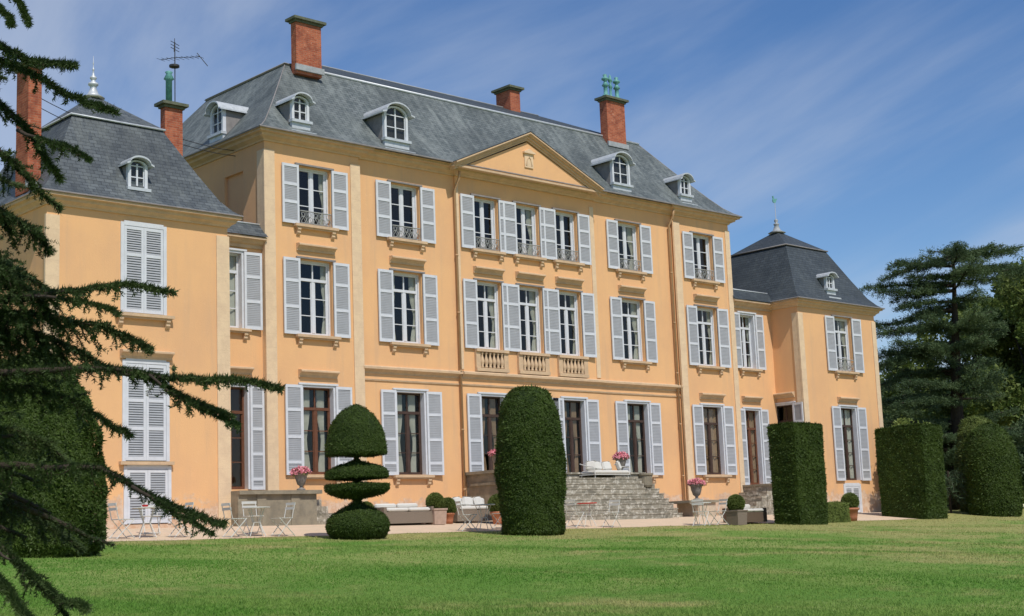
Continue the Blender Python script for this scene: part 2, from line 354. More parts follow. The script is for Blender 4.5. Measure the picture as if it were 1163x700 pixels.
for a, b in zip(rows, rows[1:]):
    for k in range(3): p.quad(a[k], b[k], b[k + 1], a[k + 1])
tag(build('path', p, M['gravel']), kind='structure')

# ------------------------------------------------------------ the mansion
H = tag(empty('mansion', (35.5, 0, .4)), 'long apricot coloured mansion with slate roofs, white shutters and two lower corner towers', 'mansion')
HL = H.location
def part(name, mb, mt, smooth=False, parent=None, rz=0, loc=None):
    """a part of the mansion given in world coordinates"""
    o = build(name, mb, mt, None, (0, 0, 0), 0, smooth)
    o.parent = parent or H; o.matrix_parent_inverse = Matrix.Identity(4)
    o.location = Vector(loc or (0, 0, 0)) - HL if not parent else Vector(loc or (0, 0, 0)); o.rotation_euler[2] = rz
    return o
def wall_face(mb, P0, u, n, L, z0, z1, ops, rev=.3):
    """wall plane from P0 along u with real openings (u0,u1,za,zb) and their reveals; n points outward"""
    us = sorted(set([0, L] + [o[0] for o in ops] + [o[1] for o in ops])); zs = sorted(set([z0, z1] + [o[2] for o in ops] + [o[3] for o in ops]))
    P = lambda a, z, d=0: (P0[0] + u[0] * a - n[0] * d, P0[1] + u[1] * a - n[1] * d, z)
    for a, b in zip(us, us[1:]):
        for c, d in zip(zs, zs[1:]):
            if any(o[0] - 1e-6 <= a and b <= o[1] + 1e-6 and o[2] - 1e-6 <= c and d <= o[3] + 1e-6 for o in ops): continue
            mb.quad(P(a, c), P(b, c), P(b, d), P(a, d))
    for a, b, c, d in ops:
        mb.quad(P(a, c), P(a, d), P(a, d, rev), P(a, c, rev)); mb.quad(P(b, c), P(b, c, rev), P(b, d, rev), P(b, d))
        mb.quad(P(a, d), P(b, d), P(b, d, rev), P(a, d, rev)); mb.quad(P(a, c), P(a, c, rev), P(b, c, rev), P(b, c))
OPEN = []      # (section, along, plane, zlo, w, h) filled by the window list, read by the walls
Z2, Z1, Z0 = (9.86, 11.74), (6.36, 8.74), (2.03, 4.77)
WIN = []       # window specs
def W(sec, face, al, plane, z0, w, h, **k): WIN.append((sec, face, al, plane, z0, w, h, k))
PLN = {'LP': -.08, 'A': .04, 'C': -.02, 'D': .04, 'RP': -.08}
for col, (sec, cx) in enumerate((('LP', 26.18), ('A', 29.94), ('D', 40.96), ('RP', 45.24))):
    y = PLN[sec]
    W(sec, 'S', cx, y, Z2[0], 1.24, 1.88, rows=3, L=.62, R=.62, rail=True, sill=True, panels=(.36, .66), curtain=('half' if col % 2 == 0 else None))
    W(sec, 'S', cx, y, Z1[0], 1.24, 2.38, rows=3, transom=True, L=.62, R=.62, sill=True, hood=8.95 + .05, panels=(.36, .7), curtain=('split' if col == 1 else 'half'))
    fr = ('brown', 'darkwood', 'darkwood', 'darkwood')[col]
    W(sec, 'S', cx, y, Z0[0], 1.24, 2.74, rows=3, transom=True, L=.62, R=.62, sill=True, hood=(5.02 if sec in ('LP', 'RP') else None), panels=(.14, .42, .72), frame=fr, curtain=('split', 'split', 'split', 'fullbrown')[col])
for k, cx in enumerate((33.52, 35.52, 37.5)):
    last = k == 2
    W('C', 'S', cx, -.02, Z2[0], 1.14, 1.88, rows=3, L=.62, R=.62 if last else .24, rail=True, sill=True, panels=(.36, .66), curtain=(None, 'half', None)[k])
    W('C', 'S', cx, -.02, Z1[0], 1.14, 2.38, rows=3, transom=True, L=.62, R=.62 if last else .24, hood=9.0, baluster=True, panels=(.36, .7), curtain='half')
    W('C', 'S', cx, -.02, Z0[0], 1.14, 2.74, rows=3, transom=True, L=.62, R=.62 if last else .62, panels=(.14, .42, .72), frame='darkwood', curtain='splitbrown', door=True)
# left link, right link
W('LL', 'S', 23.06, .1, 6.42, 1.1, 2.36, rows=3, transom=True, L=.3, R=.6, sill=True, panels=(.36, .68), curtain='full')
W('LL', 'S', 23.2, .1, 1.6, 1.14, 3.1, rows=3, transom=True, L=None, R=.48, hood=5.02, panels=(.1, .34, .58, .8), frame='brown', door=True)
W('RL', 'S', 48.06, .1, 6.42, 1.0, 2.3, rows=3, transom=True, L=.5, R=.52, sill=True, panels=(.36, .7), curtain='half')
W('RL', 'S', 48.02, .1, 1.63, 1.0, 3.1, rows=4, transom=True, L=.5, R=.5, hood=5.02, panels=(.1, .34, .58, .8), frame='brown', curtain='fullbrown', door=True)
# left tower
W('LT', 'S', 19.42, -1.5, 6.33, 1.34, 2.5, closed=True, sill=True, panels=(.34, .67))
W('LT', 'S', 19.49, -1.5, 2.3, 1.36, 2.72, closed=True, sill='band', hood=5.08, panels=(.33, .62, .86))
W('LT', 'S', 19.54, -1.5, .62, 1.36, 1.54, closed=True, panels=(.5,))
# right tower
W('RT', 'S', 52.88, -1.3, 6.38, 1.26, 2.34, rows=3, transom=True, L=.66, R=.66, sill=True, rail='small', panels=(.36, .7), curtain='half')
W('RT', 'S', 52.84, -1.3, 1.72, 1.2, 3.12, rows=4, transom=True, L=.62, R=.62, hood=5.02, panels=(.14, .42, .72), frame='darkwood', curtain='full')
W('RT', 'S', 52.74, -1.3, .34, 1.2, 1.2, closed=True, panels=(.5,))
W('RT', 'W', -.25, 49.75, 2.2, 1.04, 2.76, rows=3, transom=True, L=None, R=.52, frame='darkwood', hood=5.2, panels=(.14, .42, .72), casing=True)

def ops(sec, face='S', a0=0):
    o = []
    for s, f, al, pl, z0, w, h, k in WIN:
        if s == sec and f == face:
            if face == 'S': o.append((al - w / 2 - a0, al + w / 2 - a0, z0, z0 + h))
            else: o.append((a0 - al - w / 2, a0 - al + w / 2, z0, z0 + h))
    return o
ZB, ZT = .1, 12.5
def shell(front_segs, x0, x1, yb, zt, flank_ops=()):
    mb = MB(); prev = None
    for sec, a, b, y in front_segs:
        wall_face(mb, (a, y), (1, 0), (0, -1), b - a, ZB, zt, ops(sec, 'S', a))
        if prev is not None: mb.quad((a, prev, ZB), (a, y, ZB), (a, y, zt), (a, prev, zt))
        prev = y
    y0 = front_segs[0][3]; y1 = front_segs[-1][3]
    wall_face(mb, (x0, yb), (0, -1), (-1, 0), yb - y0, ZB, zt, list(flank_ops))
    mb.quad((x1, y1, ZB), (x1, yb, ZB), (x1, yb, zt), (x1, y1, zt)); mb.quad((x1, yb, ZB), (x0, yb, ZB), (x0, yb, zt), (x1, yb, zt))
    return mb
mainw = shell([('LP', 24.33, 27.95, -.08), ('A', 27.95, 32.15, .04), ('C', 32.15, 39.0, -.02), ('D', 39.0, 43.55, .04), ('RP', 43.55, 47.0, -.08)], 24.33, 47.0, 10, ZT, [(10 - 2.24, 10 - 1.15, 8.4, 11.66)])
mainw.box(24.43, 1.1, 8.35, 24.5, 2.3, 11.7)          # the blind window's back
tag(part('wall', mainw, M['stucco']), 'three storey main block wall in apricot stucco')
tag(part('wall', shell([('LT', 16.6, 22.1, -1.5)], 16.6, 22.1, 4.3, 9.2), M['stucco']), 'left corner tower wall in apricot stucco')
tag(part('wall', shell([('RT', 49.75, 55.4, -1.3)], 49.75, 55.4, 4.4, 9.15, ops('RT', 'W', 4.4)), M['stucco']), 'right corner tower wall in apricot stucco')
mb = MB()
wall_face(mb, (22.1, .1), (1, 0), (0, -1), 2.23, ZB, 9.1, ops('LL', 'S', 22.1)); mb.quad((22.1, 4, ZB), (22.1, 4, 9.1), (24.33, 4, 9.1), (24.33, 4, ZB))
tag(part('wall', mb, M['stucco']), 'narrow wall linking the left tower to the main block')
mb = MB()
wall_face(mb, (47.0, .1), (1, 0), (0, -1), 2.75, ZB, 9.1, ops('RL', 'S', 47.0)); mb.quad((47, 4, ZB), (47, 4, 9.1), (49.75, 4, 9.1), (49.75, 4, ZB))
tag(part('wall', mb, M['stucco']), 'narrow wall linking the main block to the right tower')
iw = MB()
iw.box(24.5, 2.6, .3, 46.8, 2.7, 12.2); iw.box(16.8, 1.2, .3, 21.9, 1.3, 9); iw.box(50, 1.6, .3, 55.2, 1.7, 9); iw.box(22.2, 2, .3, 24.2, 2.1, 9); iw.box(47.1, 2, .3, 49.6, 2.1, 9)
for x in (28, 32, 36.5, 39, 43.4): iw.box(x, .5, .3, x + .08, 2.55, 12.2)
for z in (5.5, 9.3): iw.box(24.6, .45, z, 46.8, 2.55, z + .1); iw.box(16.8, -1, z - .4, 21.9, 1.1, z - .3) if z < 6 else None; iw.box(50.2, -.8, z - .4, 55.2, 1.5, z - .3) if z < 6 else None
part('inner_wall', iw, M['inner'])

# swept mouldings: profile of (outward, z) along a plan path, walls on the right-hand side of travel
def sweep(mb, path, prof, closed=False):
    n = len(path); offs = []
    for i in range(n):
        p = Vector(path[i]); ds = []
        if closed or i > 0: ds.append((p - Vector(path[i - 1])).normalized())
        if closed or i < n - 1: ds.append((Vector(path[(i + 1) % n]) - p).normalized())
        ns = [Vector((d.y, -d.x)) for d in ds]
        if len(ns) == 2:
            a = ns[0] + ns[1]; a = a / (a.dot(ns[0])) if a.length > 1e-6 else ns[0]
        else: a = ns[0]
        offs.append(a)
    base = len(mb.v); m_ = len(prof)
    for p, a in zip(path, offs):
        for o, z in prof: mb.v.append((p[0] + a.x * o, p[1] + a.y * o, z))
    for i in range(n if closed else n - 1):
        j = (i + 1) % n
        for k in range(m_ - 1): mb.f.append((base + i * m_ + k, base + j * m_ + k, base + j * m_ + k + 1, base + i * m_ + k + 1))
    if not closed:
        mb.f.append(tuple(base + k for k in range(m_))[::-1]); mb.f.append(tuple(base + (n - 1) * m_ + k for k in range(m_)))
    return mb
def cornice(zt, out):
    return [(-.05, zt - .3), (.05, zt - .3), (.07, zt - .25), (out * .45, zt - .2), (out * .6, zt - .18), (out * .66, zt - .1), (out, zt - .08), (out, zt - .01), (out + .05, zt), (-.05, zt + .01)]
c = MB(); sweep(c, [(24.33, 10), (24.33, -.08), (27.95, -.08), (27.95, .04), (32.15, .04), (32.15, -.06), (39.0, -.06), (39.0, .04), (43.55, .04), (43.55, -.08), (47, -.08), (47, 10)], cornice(12.66, .38))
tag(part('cornice', c, M['stone']), 'moulded stone cornice under the main roof')
c = MB(); sweep(c, [(16.6, 4.3), (16.6, -1.5), (22.1, -1.5), (22.1, 4.3)], cornice(9.36, .31)); tag(part('cornice', c, M['stone']), 'moulded stone cornice of the left tower')
c = MB(); sweep(c, [(49.75, 4.4), (49.75, -1.3), (55.4, -1.3), (55.4, 4.4)], cornice(9.28, .3)); tag(part('cornice', c, M['stone']), 'moulded stone cornice of the right tower')
lc = [(-.02, 8.92), (.06, 8.92), (.06, 9.02), (.14, 9.06), (.2, 9.15), (.3, 9.17), (.3, 9.24), (-.02, 9.25)]
c = MB(); sweep(c, [(22.11, .1), (24.31, .1)], lc); part('cornice', c, M['stone'])
c = MB(); sweep(c, [(47.02, .1), (49.73, .1)], lc); part('cornice', c, M['stone'])
# gutters
c = MB()
for path, z in (([(23.9, 6), (23.9, -.52), (47.43, -.52), (47.43, 6)], 12.67), ([(16.28, 4.2), (16.28, -1.83), (22.42, -1.83), (22.42, 4)], 9.37), ([(49.4, 4.2), (49.4, -1.66), (55.75, -1.66), (55.75, 4)], 9.29)):
    c.tube([(x, y, z) for x, y in path], .03, 8)
part('gutter', c, M['cheek'])
# string course over the ground floor, between the two end pavilions
st = MB()
for a, b, y in ((27.96, 32.15, .04), (32.151, 38.999, -.02), (39.0, 43.54, .04)):
    sweep(st, [(a, y), (b, y)], [(-.02, 5.26), (.03, 5.28), (.04, 5.34), (.12, 5.4), (.17, 5.42), (.17, 5.49), (.12, 5.53), (-.02, 5.55)])
    sweep(st, [(a, y), (b, y)], [(-.02, 5.04), (.035, 5.05), (.05, 5.1), (-.02, 5.12)])
part('string_course', st, M['stone'])
def qbox(*k): part('quoin', MB().box(*k), M['quoin'])
def strip(x0, x1, y, z1, z0=.2, t=.035): qbox(x0, y - t, z0, x1, y + .05, z1)
strip(24.29, 24.68, -.08, 12.1); strip(27.6, 27.99, -.08, 12.1); strip(43.51, 43.88, -.08, 12.1); strip(46.75, 47.04, -.08, 12.1)
qbox(24.295, -.03, .2, 24.36, .3, 12.1)
qbox(38.78, -.05, 5.6, 38.99, .02, 12.1); qbox(32.16, -.045, 5.6, 32.27, .02, 12.1)
strip(21.72, 22.14, -1.5, 8.8); strip(16.56, 16.95, -1.5, 8.8); strip(49.71, 50.05, -1.3, 8.72); strip(55.14, 55.44, -1.3, 8.72)
qbox(49.715, -1.24, .2, 49.78, -1.0, 8.72)

# downpipes
for x, y, zt, zb in ((32.08, -.03, 12.1, .5), (43.28, -.03, 12.15, .95)):
    d = MB(); d.tube([(x, y - .34, zt + .35), (x, y - .3, zt + .1), (x, y - .05, zt - .25), (x, y - .05, zb)], .042, 10)
    for z in np.arange(zb + 1, zt - .6, 2): d.tube([(x, y - .05, z), (x, y - .05, z + .06)], .055, 10)
    part('downpipe', d, M['pipe'], smooth=True)
d = MB(); d.tube([(43.42, -.15, 12.1), (43.42, -.1, .95)], .028, 8); part('downpipe', d, M['pipe'], smooth=True)

# windows ------------------------------------------------------
CACHE = {}
def cached(key, fn, mt, smooth=False):
    if key not in CACHE:
        mb = fn(); me = bpy.data.meshes.new(key[0]); me.from_pydata(mb.v, [], mb.f); me.materials.append(mt)
        if smooth:
            for p_ in me.polygons: p_.use_smooth = True
        CACHE[key] = me
    return CACHE[key]
def shutter_frame(w, h, rails):
    b = MB(); s = .075 if w > .4 else .05
    b.box(0, -.022, 0, s, .022, h); b.box(w - s, -.022, 0, w, .022, h)
    for a in [0] + [r * h for r in rails] + [h]:
        lo = max(0, a - (.045 if 0 < a < h else 0)); hi = min(h, a + (.045 if 0 < a < h else .09))
        if a == h: lo = h - .09; hi = h
        if a == 0: hi = .1
        b.box(s + .001, -.02, lo, w - s - .001, .02, hi)
    return b
def shutter_slats(w, h, rails, closed):
    b = MB(); s = .075 if w > .4 else .05; e = [0] + [r * h for r in rails] + [h]
    for i in range(len(e) - 1):
        lo = e[i] + (.1 if i == 0 else .045); hi = e[i + 1] - (.09 if i == len(e) - 2 else .045)
        n = max(2, round((hi - lo) / (.068 if closed else .055))); st = (hi - lo) / n
        for k in range(n):
            z = lo + st * k + st * .5; d = st * .46
            y0, y1 = (-.016, .012) if closed else (-.006, .004)
            x0, x1 = s - .002, w - s + .002
            za, zb = (z - d, z + d * .9)
            b.add([(x0, y0, za), (x1, y0, za), (x1, y0, za + .007), (x0, y0, za + .007), (x0, y1, zb), (x1, y1, zb), (x1, y1, zb + .007), (x0, y1, zb + .007)],
                  [(0, 1, 2, 3), (3, 2, 6, 7), (7, 6, 5, 4), (4, 5, 1, 0)])
    return b
def sash(w, h, rows, transom, t=.05, heavy=.06, depth=.05):
    b = MB(); e = .055
    y0, y1 = 0, depth
    b.box(-w / 2, y0, 0, -w / 2 + e, y1, h); b.box(w / 2 - e, y0, 0, w / 2, y1, h); b.box(-w / 2 + e, y0, 0, w / 2 - e, y1, .09); b.box(-w / 2 + e, y0, h - e, w / 2 - e, y1, h)
    H1 = h
    if transom:
        H1 = h * .74; b.box(-w / 2 + e, y0 - .02, H1, w / 2 - e, y1 + .002, H1 + .09)
        b.box(-.022, y0 + .004, H1 + .09, .022, y1 - .004, h - e)
    b.box(-.055, y0 - .012, .09, .055, y1 - .001, H1 if transom else h - e)                     # meeting stiles
    for sx in (-1, 1):
        x0 = -w / 2 + e if sx < 0 else .055; x1 = -.055 if sx < 0 else w / 2 - e
        b.box(x0, y0 + .006, .09, x0 + .035, y1 - .006, H1 - .001 if transom else h - e); b.box(x1 - .035, y0 + .006, .09, x1, y1 - .006, H1 - .001 if transom else h - e)
        top = H1 if transom else h - e
        for k in range(1, rows):
            z = .09 + (top - .09) * k / rows; b.box(x0 + .036, y0 + .01, z - .014, x1 - .036, y1 - .01, z + .014)
    return b
def drape(w, h, x0, x1, pinch, dy=.3):
    b = MB(); n = 26; mrows = 10; V = []
    for j in range(mrows + 1):
        t = j / mrows; z = .02 + (h - .04) * t
        for i in range(n + 1):
            s = i / n
            xx = x0 + (x1 - x0) * s * (1 - pinch * math.exp(-((t - .38) / .2) ** 2))
            V.append((xx, dy + .03 * math.sin(s * 34 + .6 * math.sin(t * 5)), z))
    b.v = V; b.f = [(j * (n + 1) + i, j * (n + 1) + i + 1, (j + 1) * (n + 1) + i + 1, (j + 1) * (n + 1) + i) for j in range(mrows) for i in range(n)]
    return b
def make_window(sec, face, al, pl, z0, w, h, rows=3, transom=False, L=None, R=None, sill=False, hood=None, rail=False, panels=(.5,), frame='white', curtain=None, door=False, closed=False, baluster=False, casing=False):
    loc = Vector((al, pl, z0) if face == 'S' else (pl, al, z0)) - HL; rz = 0 if face == 'S' else -math.pi / 2
    key = (w, h)
    # box casing of the opening: the part itself
    white_ = closed or frame != 'white' or sec in ('LL', 'RL')
    def cas():
        b = MB(); t = .05; o = .035
        if closed:
            t = .07
        if not white_:
            b.box(-w / 2 - .001, .13, 0, -w / 2 + t, .2, h); b.box(w / 2 - t, .13, 0, w / 2 + .001, .2, h); b.box(-w / 2 + t, .13, h - t, w / 2 - t, .2, h + .001); return b
        b.box(-w / 2 - t * .4, -o, 0, -w / 2 + t, .2, h + .02); b.box(w / 2 - t, -o, 0, w / 2 + t * .4, .2, h + .02); b.box(-w / 2 + t, -o, h - t, w / 2 - t, .2, h + .06)
        return b
    nm = 'door' if door else 'window'
    wn = build(nm, cached((nm, 'cas', w, h, closed, white_), cas, M['white']), None, H, loc, rz)
    if not closed:
        b = MB(); b.box(-w / 2 - .12, -.075, h + .02, w / 2 + .12, -.001, h + .075); build('lintel', b, M['cheek'] if white_ is False else M['white'], wn)
    if closed:
        lw = (w - .16) / 2
        for sx in (-1, 1):
            fr = build('shutter', cached(('shutter', lw, h - .1, panels), lambda: shutter_frame(lw, h - .1, panels), M['white']), None, wn, (-lw - .003 if sx < 0 else .003, -.005, .02))
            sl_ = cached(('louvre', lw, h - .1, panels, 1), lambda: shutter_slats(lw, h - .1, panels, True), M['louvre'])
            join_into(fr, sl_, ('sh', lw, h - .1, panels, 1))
    else:
        fo = build('window_frame', cached(('window_frame', w - .1, h - .05, rows, transom, frame), lambda: sash(w - .1, h - .05, rows, transom), M[frame]), None, wn, (0, .17, 0))
        gp = MB(); gp.add([(-w / 2 + .1, 0, .1), (w / 2 - .1, 0, .1), (w / 2 - .1, 0, h - .12), (-w / 2 + .1, 0, h - .12)], [(0, 1, 2, 3)])
        build('pane', cached(('pane', w, h), lambda: gp, M['glass']), None, wn, (0, .195, 0))
        if curtain:
            cm = M['drape'] if 'brown' in curtain else M['curtain']
            cu = MB()
            if 'full' in curtain: cu = drape(w, h, -w / 2, w / 2, 0)
            elif 'split' in curtain:
                for x0, x1 in ((-w / 2 + .02, -w * .0), (w / 2 - .02, w * .0)):
                    d_ = drape(w, h, x0 * (.66 if z0 < 5 else 1), x0 * (.22 if z0 < 5 else .5), .5); cu.add(d_.v, d_.f)
            else: cu = drape(w, h, w / 2 - .02, w * (.2 if al % 1 > .5 else .3), .45)
            build('curtain', cached(('curtain', w, h, curtain, round(al, 2)), lambda: cu, cm, True), None, wn, (0, -.04, 0))
        for sd, sw in ((-1, L), (1, R)):
            if not sw: continue
            slim = sw < .35 and sec == 'C'
            fr = build('shutter', cached(('shutter', sw, h + .02, panels), lambda: shutter_frame(sw, h + .02, panels), M['white']), None, wn,
                       ((-w / 2 - sw - .015) if sd < 0 else (w / 2 + .015), -.07, -.02))
            ang = random.choice((0, .02, .04, .09))
            if sd < 0: fr.rotation_euler[2] = 0
            else: fr.rotation_euler[2] = -ang
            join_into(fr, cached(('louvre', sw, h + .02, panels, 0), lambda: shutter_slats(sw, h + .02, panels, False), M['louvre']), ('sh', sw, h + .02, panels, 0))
            if slim:
                b2 = MB(); b2.box(.01, -.045, .01, sw - .01, -.026, h)
                # second folded leaf stacked in front
    if sill == 'band':
        b = MB(); b.box(-w / 2 - .12, -.13, -.1, w / 2 + .12, .0, -.01); build('sill', b, M['stone'], wn)
    elif sill:
        def sl_():
            b = MB(); e = w / 2 + .2
            b.box(-e, -.17, -.1, e, -.0, -.015); b.box(-e + .05, -.12, -.15, e - .05, -.0, -.101)
            for sx in (-1, 1):
                x = sx * (e - .16); prof = [(0, -.151), (-.13, -.151), (-.13, -.2), (-.09, -.24), (-.1, -.3), (-.05, -.36), (0, -.38)]
                vs = [(x - .06, y_, z_) for y_, z_ in prof] + [(x + .06, y_, z_) for y_, z_ in prof]; n = len(prof)
                b.add(vs, [tuple(range(n)), tuple(range(2 * n - 1, n - 1, -1))] + [(k, n + k, n + (k + 1) % n, (k + 1) % n) for k in range(n)])
            return b
        build('sill', cached(('sill', w), sl_, M['stone']), None, wn)
    if hood:
        def hd():
            b = MB(); e = w / 2 + .3
            sweep(b, [(-e + .2, 0), (e - .2, 0)], [(0, 0), (.05, .0), (.06, .06), (.1, .1), (.14, .14), (.2, .155), (.2, .2), (.16, .225), (0, .24)])
            return b
        o = cached(('hood', w), hd, M['stone']); build('hood', o, None, wn, (0, -.001, hood - z0))
    if rail:
        rh = .42 if rail is True else .5
        b = MB(); ww = w / 2 - .03
        b.tube([(-ww, -.04, rh), (ww, -.04, rh)], .02, 6); b.tube([(-ww, -.04, .04), (ww, -.04, .04)], .012, 6)
        for k in range(5):
            x = -ww + 2 * ww * (k + .5) / 5; r_ = ww / 5 * .9
            for cx_, cz, rr in ((x, .15, r_), (x, .3, r_ * .7)):
                b.tube([(cx_ + rr * math.cos(a), -.04, cz + rr * math.sin(a)) for a in np.linspace(0, 6.28, 11)], .009, 4, False)
            b.tube([(x + ww / 5, -.04, .04), (x + ww / 5, -.04, rh)], .007, 4)
            b.tube([(x - r_ * .8, -.04, .06), (x, -.04, .22), (x + r_ * .8, -.04, .38)], .008, 4); b.tube([(x + r_ * .8, -.04, .06), (x, -.04, .22), (x - r_ * .8, -.04, .38)], .008, 4)
        ro = build('railing', b, M['ironwork'], wn, (0, -.02, 0))
    if baluster:
        b = MB(); e = w / 2 + .18
        b.box(-e, -.16, -.12, e, -.0, -.02); b.box(-e, -.14, -.8, e, -.0, -.68)
        b.box(-e, -.1, -.679, -e + .2, 0, -.121); b.box(e - .2, -.1, -.679, e, 0, -.121)
        build('sill', b, M['stone'], wn)
        b = MB(); nb = 6
        for k in range(nb):
            x = (-e + .2) + (2 * e - .4) * (k + .5) / nb
            b.lathe((x, -.07, -.679), [(.06, 0), (.06, .05), (.04, .08), (.075, .17), (.08, .24), (.06, .33), (.036, .42), (.04, .47), (.06, .5), (.06, .557)], 10)
        build('baluster', b, M['stone'], wn, smooth=True)
        b = MB(); b.box(-e + .2, -.012, -.679, e - .2, -.003, -.121); build('baluster_gap_shade', b, M['darkwood'], wn)  # dark panel painting the shade in the gaps between balusters
    return wn
def join_into(o, me2, key):
    """two-material shutter: frame and slats in one mesh"""
    if key in CACHE: o.data = CACHE[key]; return
    a, b = o.data, me2
    me = bpy.data.meshes.new('shutter'); nv = len(a.vertices)
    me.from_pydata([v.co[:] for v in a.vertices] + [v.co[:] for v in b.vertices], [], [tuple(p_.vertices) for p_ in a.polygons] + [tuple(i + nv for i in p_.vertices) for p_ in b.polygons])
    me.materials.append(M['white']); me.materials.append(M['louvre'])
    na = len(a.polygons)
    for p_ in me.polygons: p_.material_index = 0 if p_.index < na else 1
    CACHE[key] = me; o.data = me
for s, f, al, pl, z0, w_, h_, k in WIN: make_window(s, f, al, pl, z0, w_, h_, **k)

# roofs --------------------------------------------------------
def mansard(rect, rings, apex, split=False):
    """rings: (inset, z); apex: ('ridge', xa, xb, y, z) or ('point', x, y, z)"""
    x0, y0, x1, y1 = rect; low = MB(); up_ = MB(); mb = low; v = 0; tgt = [low]
    cor = lambda s, z: [(x0 + s, y0 + s, z), (x1 - s, y0 + s, z), (x1 - s, y1 - s, z), (x0 + s, y1 - s, z)]
    def face(A, B, C, D, v0, v1):
        mb = tgt[0]
        ax = 0 if abs(B[0] - A[0]) > abs(B[1] - A[1]) else 1
        mb.add([A, B, C, D] if C != D else [A, B, C], [(0, 1, 2, 3) if C != D else (0, 1, 2)])
        mb.uv[len(mb.f) - 1] = [(A[ax], v0), (B[ax], v0), (C[ax], v1), (D[ax], v1)][:4 if C != D else 3]
    for (s0, z0), (s1, z1) in zip(rings, rings[1:]):
        L = math.hypot(s1 - s0, z1 - z0); a, b = cor(s0, z0), cor(s1, z1)
        for k in range(4): face(a[k], a[(k + 1) % 4], b[(k + 1) % 4], b[k], v, v + L)
        v += L
    s, z = rings[-1]; so_ = s - .06; a = cor(so_, z + .03)
    mb.add(cor(s, z), [(0, 1, 2, 3)])
    tgt[0] = up_ if split else low
    if apex[0] == 'point':
        P_ = apex[1:]
        for k in range(4): face(a[k], a[(k + 1) % 4], P_, P_, v, v + 2)
    else:
        _, xa, xb, y, zz = apex; A, B = (xa, y, zz), (xb, y, zz); L = math.hypot(y - a[0][1], zz - z)
        face(a[0], a[1], B, A, v, v + L); face(a[1], a[2], B, B, v, v + L); face(a[2], a[3], A, B, v, v + L); face(a[3], a[0], A, A, v, v + L)
    return (low, up_) if split else low
def lines(pts_list, r, closed=False):
    b = MB()
    for pts in pts_list: b.tube(pts, r, 8)
    return b
rectM = (24.33, -.08, 47.0, 10.0)
ringM = [(-.45, 12.68), (-.2, 12.82), (.1, 13.06), (.5, 13.5), (1.0, 14.1), (1.6, 14.85), (2.5, 16.0)]
lowR, upR = mansard(rectM, ringM, ('ridge', 30.2, 41.2, 4.96, 17.3), True)
roof = tag(part('roof', lowR, M['slate']), 'weathered grey steep lower slope of the main slate roof')
tag(part('roof', upR, M['slate_dark']), 'dark shallow upper slope of the main slate roof')
def cornerM(s, k): return [(rectM[0] + s, rectM[1] + s), (rectM[2] - s, rectM[1] + s), (rectM[2] - s, rectM[3] - s), (rectM[0] + s, rectM[3] - s)][k]
fl = MB()
c0, c1, c2, c3 = [cornerM(2.5, k) for k in range(4)]
fl.tube([(c0[0] + .9, c0[1] - .03, 16.0), (c1[0], c1[1] - .03, 16.0)], .055, 8)
part('ridge', MB().tube([(30.2, 4.96, 17.31), (41.2, 4.96, 17.31)], .03, 8), M['dull'], True)
tag(part('flashing', fl, M['lead'], True), 'pale zinc flashing along the edges of the main roof')
# flat zinc band under the break on the front
b = MB(); b.tube([(*c3, 16.03), (*c0, 16.03), (c0[0] + .9, c0[1], 16.02)], .05, 8)
for k in (0, 1): b.tube([(*cornerM(s, k), z - .005) for s, z in ringM], .02, 6)
tag(part('flashing', b, M['cheek'], True), 'dark lead edge of the main roof')
rectL = (16.6, -1.5, 22.1, 4.3); ringT = lambda z: [(-.33, z + .02), (-.12, z + .18), (.15, z + .5), (.6, z + 1.3), (1.33, z + 2.68)]
tag(part('roof', mansard(rectL, ringT(9.36), ('point', 19.35, 1.4, 13.3)), M['slate_mid']), 'blue grey slate pavilion roof of the left tower')
rectR = (49.75, -1.3, 55.4, 4.4)
tag(part('roof', mansard(rectR, ringT(9.28), ('point', 52.57, 1.55, 13.05)), M['slate_dark']), 'dark slate pavilion roof of the right tower')
for rc, zz, ap in ((rectL, 9.36, (19.35, 1.4, 13.3)), (rectR, 9.28, (52.57, 1.55, 13.05))):
    s = 1.29; z = zz + 2.72; cs = [(rc[0] + s, rc[1] + s, z), (rc[2] - s, rc[1] + s, z), (rc[2] - s, rc[3] - s, z), (rc[0] + s, rc[3] - s, z)]
    b = MB(); b.tube([cs[3], cs[0], cs[1], cs[2]], .035, 6)
    part('flashing', b, M['lead'] if rc is rectL else M['cheek'], True)
for x0, x1 in ((22.1, 24.33), (47.0, 49.75)):
    b = MB()
    for (ya, za), (yb, zb) in (((-.24, 9.26), (.2, 9.72)), ((.2, 9.72), (2.0, 10.1)), ((2.0, 10.1), (4.1, 9.3))):
        b.quad((x0, ya, za), (x1, ya, za), (x1, yb, zb), (x0, yb, zb), [(x0, za), (x1, za), (x1, zb + .2), (x0, zb + .2)])
    part('roof', b, M['slate_mid'] if x0 < 30 else M['slate_dark'])
    b = MB(); b.tube([(x0, .2, 9.73), (x1, .2, 9.73)], .03, 6); part('flashing', b, M['lead'], True)

